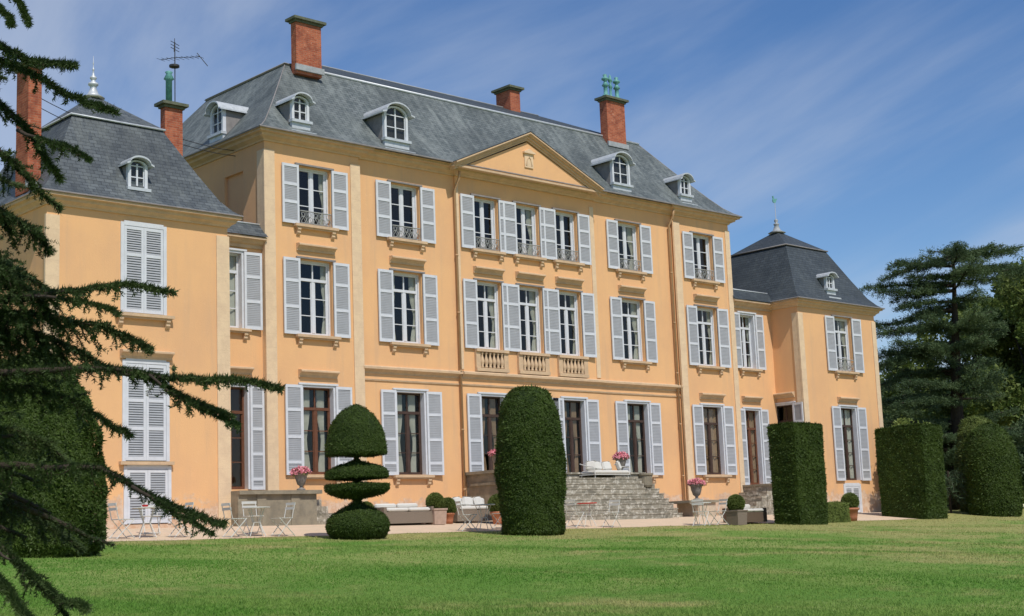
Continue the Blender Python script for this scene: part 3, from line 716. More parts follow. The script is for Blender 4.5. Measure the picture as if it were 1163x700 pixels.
# pediment ------------------------------------------------------
x0, x1, xc, zb, za, yf = 31.95, 38.6, 35.2, 12.6, 14.05, -.5
b = MB(); b.box(31.65, -.6, 12.53, 38.9, -.4, 12.598); part('cornice', b, M['stone'])
b = MB(); b.add([(x0 + .2, yf - .02, zb), (x1 - .2, yf - .02, zb), (xc, yf - .02, za - .12), (x0 + .2, yf + .3, zb), (x1 - .2, yf + .3, zb), (xc, yf + .3, za - .12)], [(0, 1, 2), (5, 4, 3), (0, 3, 4, 1), (1, 4, 5, 2), (2, 5, 3, 0)])
pe = tag(part('pediment', b, M['stucco']), 'triangular pediment over the three middle bays')
b = MB()
ang = math.atan2(za - zb, xc - x0)
for s in (-1, 1):
    e = (x0 - .3, zb + .02) if s < 0 else (x1 + .3, zb + .02); t = (xc, zb + .02 + (xc - x0 + .3) * math.tan(ang))
    d = Vector((t[0] - e[0], 0, t[1] - e[1])).normalized(); nn = Vector((-d.z, 0, d.x)) * (1 if s < 0 else -1)
    for o0, o1, yy in ((-.2, -.13, -.56), (-.13, -.05, -.62), (-.05, .0, -.7), (0, .045, -.76)):
        P = [Vector((e[0], 0, e[1])) + nn * o0, Vector((t[0], 0, t[1])) + Vector((0, 0, o0 / math.cos(ang))), Vector((t[0], 0, t[1])) + Vector((0, 0, o1 / math.cos(ang))), Vector((e[0], 0, e[1])) + nn * o1]
        vs = [(p_.x, yy, p_.z) for p_ in P] + [(p_.x, yf + .2, p_.z) for p_ in P]
        b.add(vs, [(0, 1, 2, 3), (7, 6, 5, 4), (0, 4, 5, 1), (1, 5, 6, 2), (2, 6, 7, 3), (3, 7, 4, 0)])
part('cornice', b, M['stone'])
# pediment roof, two slopes running back into the mansard
b = MB(); za2 = zb + .07 + (xc - x0 + .3) * math.tan(ang) + .03
for s in (-1, 1):
    xe = x0 - .3 if s < 0 else x1 + .3
    P = [(xe, -.77, zb + .09), (xc, -.77, za2), (xc, 1.6, za2), (xe, -.2, zb + .09)]
    b.quad(*(P if s < 0 else P[::-1]), [(p_[1] * 1.0, (p_[2]) * 1.6) for p_ in (P if s < 0 else P[::-1])])
part('roof', b, M['slate'])
b = MB(); b.box(xc - .16, yf - .06, 12.98, xc + .26, yf - .021, 13.5); b.box(xc - .22, yf - .13, 13.5, xc + .32, yf - .021, 13.56)
b.add([(xc - .2, yf - .11, 13.56), (xc + .3, yf - .11, 13.56), (xc + .05, yf - .11, 13.68), (xc - .2, yf - .02, 13.56), (xc + .3, yf - .02, 13.56), (xc + .05, yf - .02, 13.68)], [(0, 1, 2), (5, 4, 3), (1, 4, 5, 2), (2, 5, 3, 0)])
pl_ = part('emblem', b, M['quoin'])
b = MB(); b.tube([(xc - .07, yf - .07, 13.1), (xc - .03, yf - .07, 13.3), (xc + .05, yf - .07, 13.38), (xc + .13, yf - .07, 13.3), (xc + .17, yf - .07, 13.1)], .018, 6)
for dx in (-.08, .18): b.box(xc + dx - .03, yf - .075, 13.06, xc + dx + .03, yf - .061, 13.12)
part('emblem', b, M['stone'])

# dormers -------------------------------------------------------
def dormer(cx, cy, z, w, h, arch, back, face='S'):
    """front at (cx,cy), z = foot of the frame; back = how far the little roof reaches to the slope"""
    rz = 0 if face == 'S' else -math.pi / 2
    f = .09; n = 10
    def archpts(hw, top, rise): return [(hw * math.cos(a), top + rise * math.sin(a)) for a in np.linspace(0, math.pi, n + 1)]
    def ring(hw_o, top_o, rise_o, hw_i, top_i, rise_i, z0o, z0i, y0, y1):
        o = [(hw_o, z0o)] + archpts(hw_o, top_o, rise_o) + [(-hw_o, z0o)]; i_ = [(hw_i, z0i)] + archpts(hw_i, top_i, rise_i) + [(-hw_i, z0i)]
        b = MB(); m_ = len(o)
        vs = [(x, y0, z_) for x, z_ in o] + [(x, y0, z_) for x, z_ in i_] + [(x, y1, z_) for x, z_ in o] + [(x, y1, z_) for x, z_ in i_]
        fs = []
        for k in range(m_ - 1): fs += [(k, k + 1, m_ + k + 1, m_ + k), (k, 2 * m_ + k, 2 * m_ + k + 1, k + 1), (m_ + k, m_ + k + 1, 3 * m_ + k + 1, 3 * m_ + k)]
        b.add(vs, fs); return b
    top = h - arch
    o = part('dormer', ring(w / 2, top, arch, w / 2 - f, top, arch * .82, 0, 0, 0, .12), M['white'], rz=rz, loc=(cx, cy, z))
    b = MB(); iw_ = w / 2 - f + .01; b.box(-w / 2 - .06, -.1, -.09, w / 2 + .06, .1, 0); b.box(-w / 2 - .02, -.02, -.4, w / 2 + .02, .1, -.091); b.box(-w / 2 - .14, -.2, -.46, w / 2 + .14, .12, -.401)
    build('sill', b, M['lead'], o)
    b = MB(); b.box(-iw_, .05, 0, iw_, .09, .05); b.box(-.025, .045, .05, .025, .085, h - .09)
    for sx in (-1, 1): b.box(sx * iw_ - (.03 if sx > 0 else 0), .05, .05, sx * iw_ + (.03 if sx < 0 else 0), .085, top)
    b.box(-iw_ + .03, .05, top * .5 - .015, iw_ - .03, .082, top * .5 + .015); b.box(-iw_ + .03, .05, top - .015, iw_ - .03, .083, top + .015)
    build('window_frame', b, M['white'], o)
    b = MB(); pts_ = [(-iw_, .03)] + [(iw_, .03)] + archpts(iw_, top, arch * .82); b.add([(x, .07, z_) for x, z_ in pts_], [tuple(range(len(pts_)))]); build('pane', b, M['glass'], o)
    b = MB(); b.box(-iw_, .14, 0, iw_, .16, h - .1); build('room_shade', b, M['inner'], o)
    for sx in (-1, 1):
        b = MB(); x = sx * (w / 2 - .02); vs = [(x, .12, -.45), (x, .12, top), (x, back, top), (x + sx * .03, .12, -.45), (x + sx * .03, .12, top), (x + sx * .03, back, top)]
        b.add(vs, [(0, 1, 2), (5, 4, 3), (0, 3, 4, 1), (1, 4, 5, 2)])
        build('cheek', b, M['cheek'], o)
    # curved zinc roof with an overhang that flattens out at the sides
    b = MB(); hw = w / 2 + .02; ov = .16 * w; pro = [(hw + ov, top - .02)] + [(x, z_) for x, z_ in archpts(hw, top + .02, arch + .03)] + [(-hw - ov, top - .02)]
    pro2 = [(x, z_ + .05) for x, z_ in pro]; m_ = len(pro)
    vs = [(x, -.18, z_) for x, z_ in pro] + [(x, -.18, z_) for x, z_ in pro2] + [(x, back + .3, z_) for x, z_ in pro] + [(x, back + .3, z_) for x, z_ in pro2]
    fs = []
    for k in range(m_ - 1): fs += [(k, k + 1, m_ + k + 1, m_ + k), (m_ + k, m_ + k + 1, 3 * m_ + k + 1, 3 * m_ + k), (k, 2 * m_ + k, 2 * m_ + k + 1, k + 1)]
    fs += [(0, m_, 3 * m_, 2 * m_), (m_ - 1, 3 * m_ - 1, 4 * m_ - 1, 2 * m_ - 1)]
    b.add(vs, fs); build('dormer_roof', b, M['lead'], o)
    return o
dormer(29.55, -.12, 13.22, 1.0, 1.16, .32, 1.7)
dormer(25.7, -.1, 13.23, .66, .8, .2, 1.5)
dormer(40.66, -.06, 13.24, 1.0, 1.16, .32, 1.65)
dormer(44.6, .06, 13.36, .66, .78, .2, 1.4)
dormer(24.42, 2.85, 13.28, .78, .98, .26, 1.5, 'W')
dormer(19.34, -1.33, 9.9, .6, .8, .16, .95)
dormer(52.45, -1.18, 9.98, .6, .62, .12, .95)

# chimneys ------------------------------------------------------
def chimney(x0, y0, x1, y1, z0, z1, cap='wide'):
    b = MB(); b.box(x0, y0, z0, x1, y1, z1 - .2)
    c_ = part('chimney', b, M['brick'])
    def rel(mbx, name, mt, smooth=False):
        o = build(name, mbx, mt, c_, (0, 0, 0), 0, smooth); return o
    b = MB(); b.box(x0 - .05, y0 - .05, z1 - .2, x1 + .05, y1 + .05, z1 - .12); b.box(x0 - .14, y0 - .14, z1 - .12, x1 + .14, y1 + .14, z1 - .03)
    b.add([(x0 - .12, y0 - .12, z1 - .03), (x1 + .12, y0 - .12, z1 - .03), (x1 + .12, y1 + .12, z1 - .03), (x0 - .12, y1 + .12, z1 - .03), (x0 + .12, y0 + .1, z1 + .06), (x1 - .12, y0 + .1, z1 + .06), (x1 - .12, y1 - .1, z1 + .06), (x0 + .12, y1 - .1, z1 + .06)],
          [(4, 5, 6, 7), (0, 1, 5, 4), (1, 2, 6, 5), (2, 3, 7, 6), (3, 0, 4, 7)])
    rel(b, 'chimney_cap', M['cap'])
    b = MB(); b.box(x0 - .06, y0 - .08, z0 + .1, x1 + .06, y0 - .001, z0 + .3); rel(b, 'flashing', M['dull'])
    return c_
def pots(c_, spots, mt):
    for x, y, z, s in spots:
        b = MB(); b.lathe((x, y, z), [(.12 * s, 0), (.12 * s, .06), (.07 * s, .1), (.07 * s, .42), (.13 * s, .46), (.06 * s, .6), (.05 * s, .66), (.13 * s, .72), (.13 * s, .78), (.05 * s, .84), (.08 * s, .92), (.03 * s, .96)], 12)
        build('chimney_pot', b, mt, c_, smooth=True)
chimney(26.95, 1.9, 27.98, 2.2, 15.6, 17.6)
chimney(39.2, 4.5, 39.75, 5.35, 16.5, 18.15)
c3_ = chimney(42.3, 2.05, 43.38, 2.45, 15.4, 17.65)
pots(c3_, [(42.5, 2.25, 17.68, 1.15), (42.86, 2.3, 17.68, .7), (43.18, 2.25, 17.68, 1.15), (42.74, 2.2, 17.68, .55)], M['copper'])
c4_ = chimney(21.5, 1.0, 22.1, 1.28, 9.0, 13.42)
b = MB(); b.lathe((21.7, 1.12, 13.42), [(.1, 0), (.1, .7), (.16, .74), (.08, .9), (.12, .96), (.05, 1.0)], 12); build('chimney_pot', b, M['copper'], c4_, smooth=True)
b = MB(); mz = 13.45; b.tube([(21.92, 1.14, mz), (21.92, 1.14, mz + 1.95)], .016, 6)
b.tube([(21.75, 1.7, mz + 1.5), (21.92, 1.14, mz + 1.45), (22.3, .3, mz + 1.32)], .011, 4)
for t in np.linspace(0, 1, 9):
    x = 21.75 + .55 * t; y = 1.7 - 1.4 * t; z = mz + 1.5 - .18 * t; b.tube([(x - .2, y - .1, z - .02), (x + .2, y + .1, z + .02)], .006, 4)
b.tube([(22.2, .3, mz + 1.42), (22.45, .1, mz + 1.0)], .012, 4)
for z in (1.7, 1.8, 1.9): b.tube([(21.7, 1.0, mz + z), (22.15, 1.28, mz + z + .02)], .01, 4)
b.tube([(21.84, 1.05, mz + 1.6), (21.96, 1.22, mz + 2.1)], .01, 4)
b.lathe((21.9, 1.14, mz + 1.12), [(.02, 0), (.16, .02), (.16, .08), (.02, .1)], 10)
build('antenna', b, M['iron'], c4_)
chimney(16.5, -.5, 16.88, .25, 9.6, 13.3)
# cable slung between the chimneys
for dz in (0, -.28):
    b = MB(); b.tube([(16.88 + (21.5 - 16.88) * t, -.1 + 1.25 * t, 12.45 + dz - .28 * math.sin(t * math.pi) - .1 * t) for t in np.linspace(0, 1, 9)], .012, 5); part('cable', b, M['iron'])
    b = MB(); b.tube([(22.1 + (26.5 - 22.1) * t, 1.15 + .85 * t, 12.35 + dz * .6 + .5 * t - .2 * math.sin(t * math.pi)) for t in np.linspace(0, 1, 7)], .012, 5); part('cable', b, M['iron'])
# finials
b = MB(); b.lathe((19.35, 1.4, 13.2), [(.34, 0), (.16, .12), (.09, .3), (.1, .36), (.15, .4), (.15, .45), (.07, .5), (.06, .56), (.1, .6), (.1, .64), (.04, .7), (.018, .84), (.035, .87), (.035, .9), (.012, .94), (.012, 1.05), (.022, 1.08), (.008, 1.12), (.006, 1.3)], 14)
tag(part('finial', b, M['lead'], True), 'white zinc finial with a thin spike on the left tower')
b = MB(); b.lathe((52.57, 1.55, 12.95), [(.4, 0), (.18, .12), (.09, .34), (.13, .38), (.13, .42), (.05, .46), (.09, .55), (.09, .6), (.015, .66), (.011, 1.42)], 14)
fn = part('finial', b, M['dull'], True)
b = MB(); pr = [(-.14, .0), (-.04, -.02), (.06, .0), (.12, .12), (.2, .2), (.1, .2), (.05, .14), (-.02, .16), (-.08, .3), (-.16, .28), (-.13, .2), (-.16, .1)]
vs = [(52.57 + x, 1.54, 14.36 + z) for x, z in pr] + [(52.57 + x, 1.57, 14.36 + z) for x, z in pr]; n = len(pr)
b.add(vs, [tuple(range(n)), tuple(range(2 * n - 1, n - 1, -1))] + [(k, n + k, n + (k + 1) % n, (k + 1) % n) for k in range(n)])
build('weathercock', b, M['copper'], fn)
# ------------------------------------------------------------ stairs and terraces
st_ = tag(empty('stone_staircase', (36.5, -2, .3)), 'broad grey stone staircase with lichened steps rising to the middle doors of the mansion', 'staircase')
def wpart(root, name, mb, mt, smooth=False):
    o = build(name, mb, mt, root, (0, 0, 0), 0, smooth); o.location = -root.location; return o
b = MB()
b.box(32.3, -2.0, .1, 38.9, -.03, 1.93)
n = 9; zt = 1.93; TR = MB()
for i in range(1, n + 1):
    z1 = zt - .178 * i; e = .001 * i; ya = -2.8 - .1 * (i - 1) + random.uniform(-.01, .01); xa = 37.5 + .16 * (i - 1); xb = 38.9 + .165 * i + random.uniform(-.015, .015); yb = -2.08 - .06 * i
    b.box(32.3 + e, ya, .05, xa, -2.001 - e, z1 - .03); b.box(xa - .2, yb, .05, xb, -.035 - e, z1 - .03 - e)
    TR.box(32.3 + e, ya - .015, z1 - .029, xa + .015, (ya + .12 if i > 1 else -2.002), z1 + .012); TR.box(xa + .016, yb - .015, z1 - .028, xb + .015, -.04, z1 + .011)
wpart(st_, 'steps', b, M['rubble'])
TR.box(32.25, -2.06, 1.931, 38.95, -.03, 1.99)
wpart(st_, 'tread', TR, M['rubble'])
b = MB(); b.box(32.2, -2.02, .1, 32.299, -.05, 2.0); b.box(32.12, -2.1, 2.0, 32.75, -.03, 2.1)
b.box(32.14, -1.75, .6, 32.199, -.3, .68); b.box(32.14, -1.75, 1.62, 32.199, -.3, 1.7)
wpart(st_, 'side_wall', b, M['greystone'])
b = MB(); b.box(32.1, -2.2, .1, 32.7, -1.7, 2.02); b.box(32.05, -2.25, 2.11, 32.75, -1.65, 2.18); wpart(st_, 'pedestal', b, M['greystone'])
b = MB(); b.lathe((38.85, -2.12, 1.45), [(.2, 0), (.24, .08), (.24, .4), (.28, .44), (.28, .5)], 16); wpart(st_, 'pedestal', b, M['greystone'])
b = MB(); b.box(40.95, -2.7, .1, 41.95, -1.7, .86); wpart(st_, 'pedestal', b, M['palestone'])
b = MB(); b.box(40.4, -2.78, .861, 42.05, -1.6, .95); wpart(st_, 'slab', b, M['greystone'])

tr = tag(empty('stone_terrace', (23.5, -1.9, .4)), 'low grey stone terrace before the brown door beside the left tower', 'terrace')
b = MB(); b.box(22.12, -1.88, .1, 24.8, .05, 1.36)
for x in (22.12, 22.75, 23.9): b.box(x, -1.91, .1, x + .3, -1.881, 1.36)
wpart(tr, 'retaining_wall', b, M['greystone'])
b = MB(); b.box(22.12, -2.0, 1.361, 24.92, .08, 1.47); wpart(tr, 'slab', b, M['greystone'])
b = MB()
for i in range(5): b.box(24.8 + .26 * i + .001, -1.75 + .04 * i, .1, 25.06 + .26 * i, -.13, 1.2 - .2 * i)
wpart(tr, 'steps', b, M['rubble'])
tr2 = tag(empty('stone_terrace', (48, -1.6, .3)), 'small stone landing with stepped side before the brown door left of the right tower', 'terrace')
b = MB(); b.box(46.9, -1.6, .1, 49.74, .05, 1.52)
for i in range(6): b.box(46.9 - .34 * (i + 1), -1.55 + .02 * i, .1, 46.899 - .34 * i, -.13, 1.3 - .2 * i)
wpart(tr2, 'steps', b, M['rubble'])
b = MB(); b.box(46.85, -1.68, 1.521, 49.74, .08, 1.6); wpart(tr2, 'slab', b, M['greystone'])

# ------------------------------------------------------------ clipped yews
def lathe_surface(prof, n_pts, sq=0, rg=RNG):
    """random points and normals on a surface of revolution"""
    pr = np.array(prof, float); r, z = pr[:, 0], pr[:, 1]
    dr, dz = np.diff(r), np.diff(z); L = np.hypot(dr, dz); A = L * (r[:-1] + r[1:]) / 2; A = A / A.sum()
    k = rg.choice(len(A), n_pts, p=A); t = rg.random(n_pts); q = rg.random(n_pts) * 2 * np.pi
    rr = r[k] + dr[k] * t; zz = z[k] + dz[k] * t; nr, nz = dz[k] / L[k], -dr[k] / L[k]
    return np.stack([rr * np.cos(q), rr * np.sin(q), zz], 1), np.stack([nr * np.cos(q), nr * np.sin(q), nz], 1)
def lump(P, s, a, seed=0):
    return a * (np.sin(P[:, 0] * s + seed) * np.sin(P[:, 1] * s * 1.1 + seed * 2) * np.sin(P[:, 2] * s * .9 + seed) + .5 * np.sin(P[:, 0] * s * 2.3 + 1) * np.sin(P[:, 2] * s * 2.1 + seed))
def topiary(name, base, prof, npts, size, label, cat='topiary', mleaf='yew', seed=1, lumps=.05, stem=True, core_shrink=.05, group=None):
    x, y, z = base; root = tag(empty(name, base), label, cat, group)
    pr = [(max(r - core_shrink, .01), h) for r, h in prof]
    b = MB(); b.lathe((0, 0, 0), pr, 40); build('core', b, M['yew_core'], root, smooth=True)
    P, Nn = lathe_surface(prof, npts); P = P + Nn * (lump(P, 3.2, lumps, seed) + lump(P, 9, .018, seed + 2))[:, None] - Nn * RNG.random((len(P), 1)) * .035
    tris('foliage', clipped(P, size, Nn), M[mleaf], root)
    return root
def base_of(x, y): return (x, y, gz(x, y) - .03)
k = .0238
oval = [(.05, .0), (.8, .0), (.86, .08), (.88, .4), (.92, 1.2), (.94, 1.9), (.93, 2.4), (.9, 2.8), (.83, 3.2), (.72, 3.52), (.54, 3.78), (.34, 3.92), (.14, 3.98), (.01, 3.99)]
topiary('yew_topiary', base_of(26.95, -8.75), [(r * .97, h) for r, h in oval], 60000, .05, 'tall clipped yew shaped as a rounded column in front of the staircase', seed=3)
sk = .0218
def sp(list_): return [(r * sk, z * sk) for r, z in list_]
spiral = sp([(1, 0), (26, 0), (31, 3), (35, 9), (36, 15), (34, 22), (29, 28), (20, 33), (12, 37), (6, 41), (4, 44), (8, 46), (20, 48), (31, 51), (36, 55), (36.5, 61), (20, 62), (5, 63), (4, 66), (8, 67), (33, 68), (36, 69), (36, 75), (32, 79), (18, 84), (6, 88), (4, 91), (6, 93), (20, 94), (34, 95), (35, 97), (34.5, 104), (33, 114), (30, 124), (25.5, 133), (19.5, 141), (11, 148), (1, 151)])
topiary('yew_topiary', base_of(21.65, -8.1), spiral, 95000, .032, 'clipped yew cut into a dome above two thin discs and a ball', seed=5, lumps=.02, core_shrink=.03)
def dome(rw, h): return [(.05, 0), (rw * .9, 0), (rw * .97, h * .1), (rw, h * .3), (rw, h * .55), (rw * .94, h * .7), (rw * .82, h * .82), (rw * .6, h * .92), (rw * .3, h * .985), (.01, h)]
topiary('yew_topiary', base_of(56.35, -5.8), dome(1.12, 3.85), 40000, .07, 'rounded clipped yew at the right edge beyond the wide block', seed=8, lumps=.05)
topiary('yew_topiary', base_of(58.1, -4.3), dome(1.0, 4.25), 30000, .07, 'pointed light green yew peeping over the rounded yew at the right edge', seed=9, lumps=.08, mleaf='box', core_shrink=.12)
topiary('yew_topiary', base_of(11.88, -11.22), [(.05, 0), (1.1, 0), (1.22, .2), (1.28, .8), (1.26, 1.7), (1.12, 2.5), (.9, 3.1), (.65, 3.5), (.35, 3.75), (.01, 3.85)], 90000, .05, 'big dark clipped yew behind the cedar branches at the left', seed=12, lumps=.12, core_shrink=.2)
def yew_block(p0, p1, h, npts, label, size=.05, seed=2, batter=.04, mleaf='yew', cat='topiary', name='yew_topiary', top_round=.12):
    cx, cy = (p0[0] + p1[0]) / 2, (p0[1] + p1[1]) / 2; hx, hy = (p1[0] - p0[0]) / 2, (p1[1] - p0[1]) / 2
    root = tag(empty(name, (cx, cy, gz(cx, cy) - .06)), label, cat)
    b = MB(); b.box(-hx + .06, -hy + .06, 0, hx - .06, hy - .06, h - .06); build('core', b, M['yew_core'], root)
    A = np.array([hy * h, hy * h, hx * h, hx * h, hx * hy * 2]); kf = RNG.choice(5, npts, p=A / A.sum()); u, v = RNG.random(npts) * 2 - 1, RNG.random(npts)
    P = np.zeros((npts, 3)); Nn = np.zeros((npts, 3))
    for f in range(5):
        i = kf == f
        if f < 2: s = -1 if f == 0 else 1; P[i] = np.stack([np.full(i.sum(), s * hx), u[i] * hy, v[i] * h], 1); Nn[i] = (s, 0, 0)
        elif f < 4: s = -1 if f == 2 else 1; P[i] = np.stack([u[i] * hx, np.full(i.sum(), s * hy), v[i] * h], 1); Nn[i] = (0, s, 0)
        else: P[i] = np.stack([u[i] * hx, (v[i] * 2 - 1) * hy, np.full(i.sum(), h)], 1); Nn[i] = (0, 0, 1)
    # slightly rounded arrises and a wavy clip
    ax = np.abs(P[:, 0]) / hx; ay = np.abs(P[:, 1]) / hy; az = P[:, 2] / h
    c_ = np.clip((ax - .93) / .07, 0, 1) * np.clip((ay - .93) / .07, 0, 1); d_ = np.clip((az - .97) / .03, 0, 1) * np.clip((np.maximum(ax, ay) - .93) / .07, 0, 1)
    sc = 1 - .035 * c_ - .03 * d_; P[:, 0] *= sc; P[:, 1] *= sc; P[:, 2] -= d_ * .05
    P[:, :2] *= (1 + batter * (P[:, 2:3] / h - .5)); P += Nn * (lump(P, 2.6, .03, seed) + lump(P, 8, .02, seed + 2))[:, None] - Nn * RNG.random((npts, 1)) * .03
    tris('foliage', clipped(P, size, Nn), M[mleaf], root)
    return root
yew_block((39.55, -8.15), (41.2, -7.12), 3.4, 52000, 'clipped yew cut as a tall square block left of the right tower', .055)
yew_block((49.5, -6.8), (51.0, -4.75), 3.6, 60000, 'clipped yew cut as a wide square block at the foot of the right tower', .06, 6)
yew_block((42.25, -7.25), (43.75, -6.6), .72, 9000, 'low light green box hedge between the square yew and the terracotta pot', .04, 4, 0, 'hedge', 'hedge', 'low_hedge')

# ------------------------------------------------------------ pots and urns
def ball(parent, c, r, n=5200, mleaf='box', size=.04):
    b = MB(); b.lathe(c, [(max(.01, (r - .03) * math.sin(a)), (r - .03) * (1 - math.cos(a))) for a in np.linspace(.05, math.pi - .05, 12)], 20); o = build('core', b, M['yew_core'], parent, smooth=True)
    d = nrm(RNG.normal(size=(n, 3))); P = d * r * (1 + RNG.normal(size=(n, 1)) * .02) + np.array(c) + np.array([0, 0, r - .03])
    tris('foliage', leaves(P, size, d, 2, .5, .7, .008), M[mleaf], parent)
def pot_ball(x, y, z, kind, s, r, label, group=None):
    root = tag(empty('potted_box', (x, y, z)), label, 'potted plant', group); b = MB()
    if kind == 'square':
        PM = M['greywicker'] if 'brown' in label else M['paleterra']
        b.add([(-s * .9, -s * .9, 0), (s * .9, -s * .9, 0), (s * .9, s * .9, 0), (-s * .9, s * .9, 0), (-s, -s, s * 1.75), (s, -s, s * 1.75), (s, s, s * 1.75), (-s, s, s * 1.75)], [(3, 2, 1, 0), (0, 1, 5, 4), (1, 2, 6, 5), (2, 3, 7, 6), (3, 0, 4, 7), (4, 5, 6, 7)])
        b.box(-s * 1.08, -s * 1.08, s * 1.75, s * 1.08, s * 1.08, s * 1.95); H_ = s * 1.95
        build('pot', b, PM, root)
    else:
        b.lathe((0, 0, 0), [(s * .7, 0), (s * .78, s * .5), (s * .92, s * 1.3), (s * 1.05, s * 1.32), (s * 1.08, s * 1.6), (s * .95, s * 1.62), (s * .9, s * 1.5)], 24); H_ = s * 1.55
        build('pot', b, M['terracotta'], root, smooth=True)
    ball(root, (0, 0, H_ - .03), r)
    return root
pot_ball(27.65, -3.85, gz(27.65, -3.85), 'square', .24, .25, 'box ball in a square pale planter right of the first sofa')
pot_ball(28.25, -3.7, gz(28.25, -3.7), 'round', .2, .25, 'dark box ball behind the left end of the second sofa')
pot_ball(29.75, -4.3, gz(29.75, -4.3), 'round', .24, .29, 'yellowish box ball in an orange clay pot left of the rounded yew column')
pot_ball(25.3, -3.6, gz(25.3, -3.6), 'round', .2, .2, 'small box ball in a pot showing behind the disc cut yew')
pot_ball(37.75, -7.0, gz(37.75, -7.0), 'square', .25, .27, 'box ball in a brown square planter left of the square yew')
pot_ball(45.06, -6.4, gz(45.06, -6.4), 'round', .29, .3, 'clipped ball in a red terracotta pot before the right tower')
def urn(x, y, z, s, label, nf=260):
    root = tag(empty('flower_urn', (x, y, z)), label, 'flower urn', 'stone urns of pink flowers')
    b = MB(); b.lathe((0, 0, 0), [(.16 * s, 0), (.16 * s, .05 * s), (.06 * s, .1 * s), (.06 * s, .16 * s), (.14 * s, .22 * s), (.2 * s, .4 * s), (.23 * s, .56 * s), (.27 * s, .58 * s), (.27 * s, .62 * s), (.2 * s, .6 * s)], 20); build('urn', b, M['urn'], root, smooth=True)
    d = nrm(RNG.normal(size=(nf, 3))); d[:, 2] = np.abs(d[:, 2]) * .8
    P = d * np.array([.32, .32, .26]) * s * RNG.uniform(.5, 1, (nf, 1)) + np.array([0, 0, .62 * s])
    tris('leaves', leaves(P * .95, .07, d, 3, .6, .5, .02), M['box'], root)
    tris('flowers', leaves(P + d * .02, .05, None, 7, 1.1, 0, .022), M['pink'], root)
urn(24.35, -1.75, 1.47, .8, 'stone urn of pink flowers on the terrace beside the left tower')
urn(32.45, -1.35, 2.1, .8, 'pink flowers half hidden behind the rounded yew column, at the left end of the staircase')
urn(37.95, -1.8, 1.99, .85, 'stone urn of pink flowers at the top right corner of the staircase')
urn(41.5, -2.2, .95, .95, 'stone urn of pink flowers on the low pier at the foot of the staircase')

# ------------------------------------------------------------ garden furniture
def make_chair():
    root = empty('folding_chair')
    fr = MB(); w = .2; r = .011
    for s in (-1, 1):
        fr.tube([(-.24, s * w, 0), (.2, s * w, .44)], r, 6)                       # front foot is +x? crossing legs
        fr.tube([(.24, s * (w - .025), 0), (-.17, s * (w - .025), .46), (-.26, s * (w - .025), .83)], r, 6)
    for x, z in ((-.22, .03), (.22, .05)): fr.tube([(x, -w, z), (x, w, z)], r * .8, 6)
    build('frame', fr, M['furn'], root)
    b = MB()
    for i in range(6): x = -.18 + .07 * i; b.box(x, -.2, .445, x + .055, .2, .462)
    build('seat', b, M['furn'], root)
    b = MB()
    for z, x in ((.66, -.226), (.77, -.25)): b.box(x - .008, -.2, z, x + .008, .2, z + .065)
    build('backrest', b, M['furn'], root)
    return root
def make_table(red=False, rad=.34):
    root = empty('bistro_table'); b = MB(); b.lathe((0, 0, .7), [(.01, 0), (rad, 0), (rad + .005, .012), (rad, .025), (.01, .025)], 28); build('tabletop', b, M['red'] if red else M['furn'], root)
    b = MB()
    for a in (.4, .4 + math.pi / 2, .4 + math.pi, .4 + 1.5 * math.pi):
        c_, s_ = math.cos(a), math.sin(a); b.tube([(.28 * c_, .28 * s_, 0), (.1 * c_, .1 * s_, .35), (.24 * c_, .24 * s_, .7)], .011, 6)
    b.tube([(.1 * math.cos(a), .1 * math.sin(a), .35) for a in np.linspace(0, 6.283, 13)], .008, 5)
    build('frame', b, M['furn'], root)
    return root
def copy_tree(o, parent=None):
    c_ = o.copy(); COL.objects.link(c_); c_.parent = parent
    for ch in o.children: copy_tree(ch, c_)
    return c_
CH = make_chair(); first = [True]
def chair(x, y, face, label):
    o = CH if first[0] else copy_tree(CH); first[0] = False
    o.location = (x, y, gz(x, y) + .005); o.rotation_euler = (0, 0, R(face)); tag(o, label, 'chair', 'white folding garden chairs'); return o
TB = make_table(); ft = [True]
def table(x, y, label):
    o = TB if ft[0] else copy_tree(TB); ft[0] = False
    o.location = (x, y, gz(x, y) + .005); tag(o, label, 'table', 'round white garden tables')
chair(16.5, -5.85, 0, 'white folding chair at the far left, facing the table below the left tower shutters'); table(17.2, -5.75, 'white garden table with a red ashtray below the left tower shutters')
chair(17.75, -4.95, -110, 'white folding chair behind the table below the left tower shutters'); chair(18.0, -5.9, 178, 'white folding chair right of the table below the left tower shutters')
chair(19.3, -6.25, 0, 'white folding chair left of the table in front of the terrace wall'); table(19.95, -6.2, 'white garden table in front of the terrace wall')
chair(20.3, -5.5, -100, 'white folding chair behind the table in front of the terrace wall'); chair(20.65, -6.3, 180, 'white folding chair right of the table in front of the terrace wall')
chair(26.75, -6.3, -20, 'white folding chair in front of the second sofa, nearest the disc cut yew'); table(27.5, -6.15, 'white garden table in front of the second sofa')
chair(28.35, -6.0, 180, 'white folding chair just left of the rounded yew column')
chair(31.2, -6.1, 10, 'white folding chair just right of the rounded yew column')
t_ = make_table(True, .3); t_.location = (31.85, -6.0, gz(31.85, -6) + .005); tag(t_, 'small garden table with a red top in front of the staircase', 'table')
chair(32.5, -6.35, 190, 'white folding chair right of the red topped table before the staircase')
chair(35.95, -7.0, 20, 'white folding chair left of the table near the staircase pier'); table(36.45, -6.6, 'white garden table near the staircase pier')
chair(37.0, -6.85, 170, 'white folding chair nearest the brown square planter')
b = MB(); zt_ = gz(17.2, -5.75) + .735; b.lathe((0, 0, 0), [(.06, 0), (.08, .05), (.065, .05), (.05, .015)], 14); o = build('ashtray', b, M['red'], None, (17.1, -5.85, zt_)); tag(o, 'red ashtray on the white table below the left tower shutters', 'ashtray')
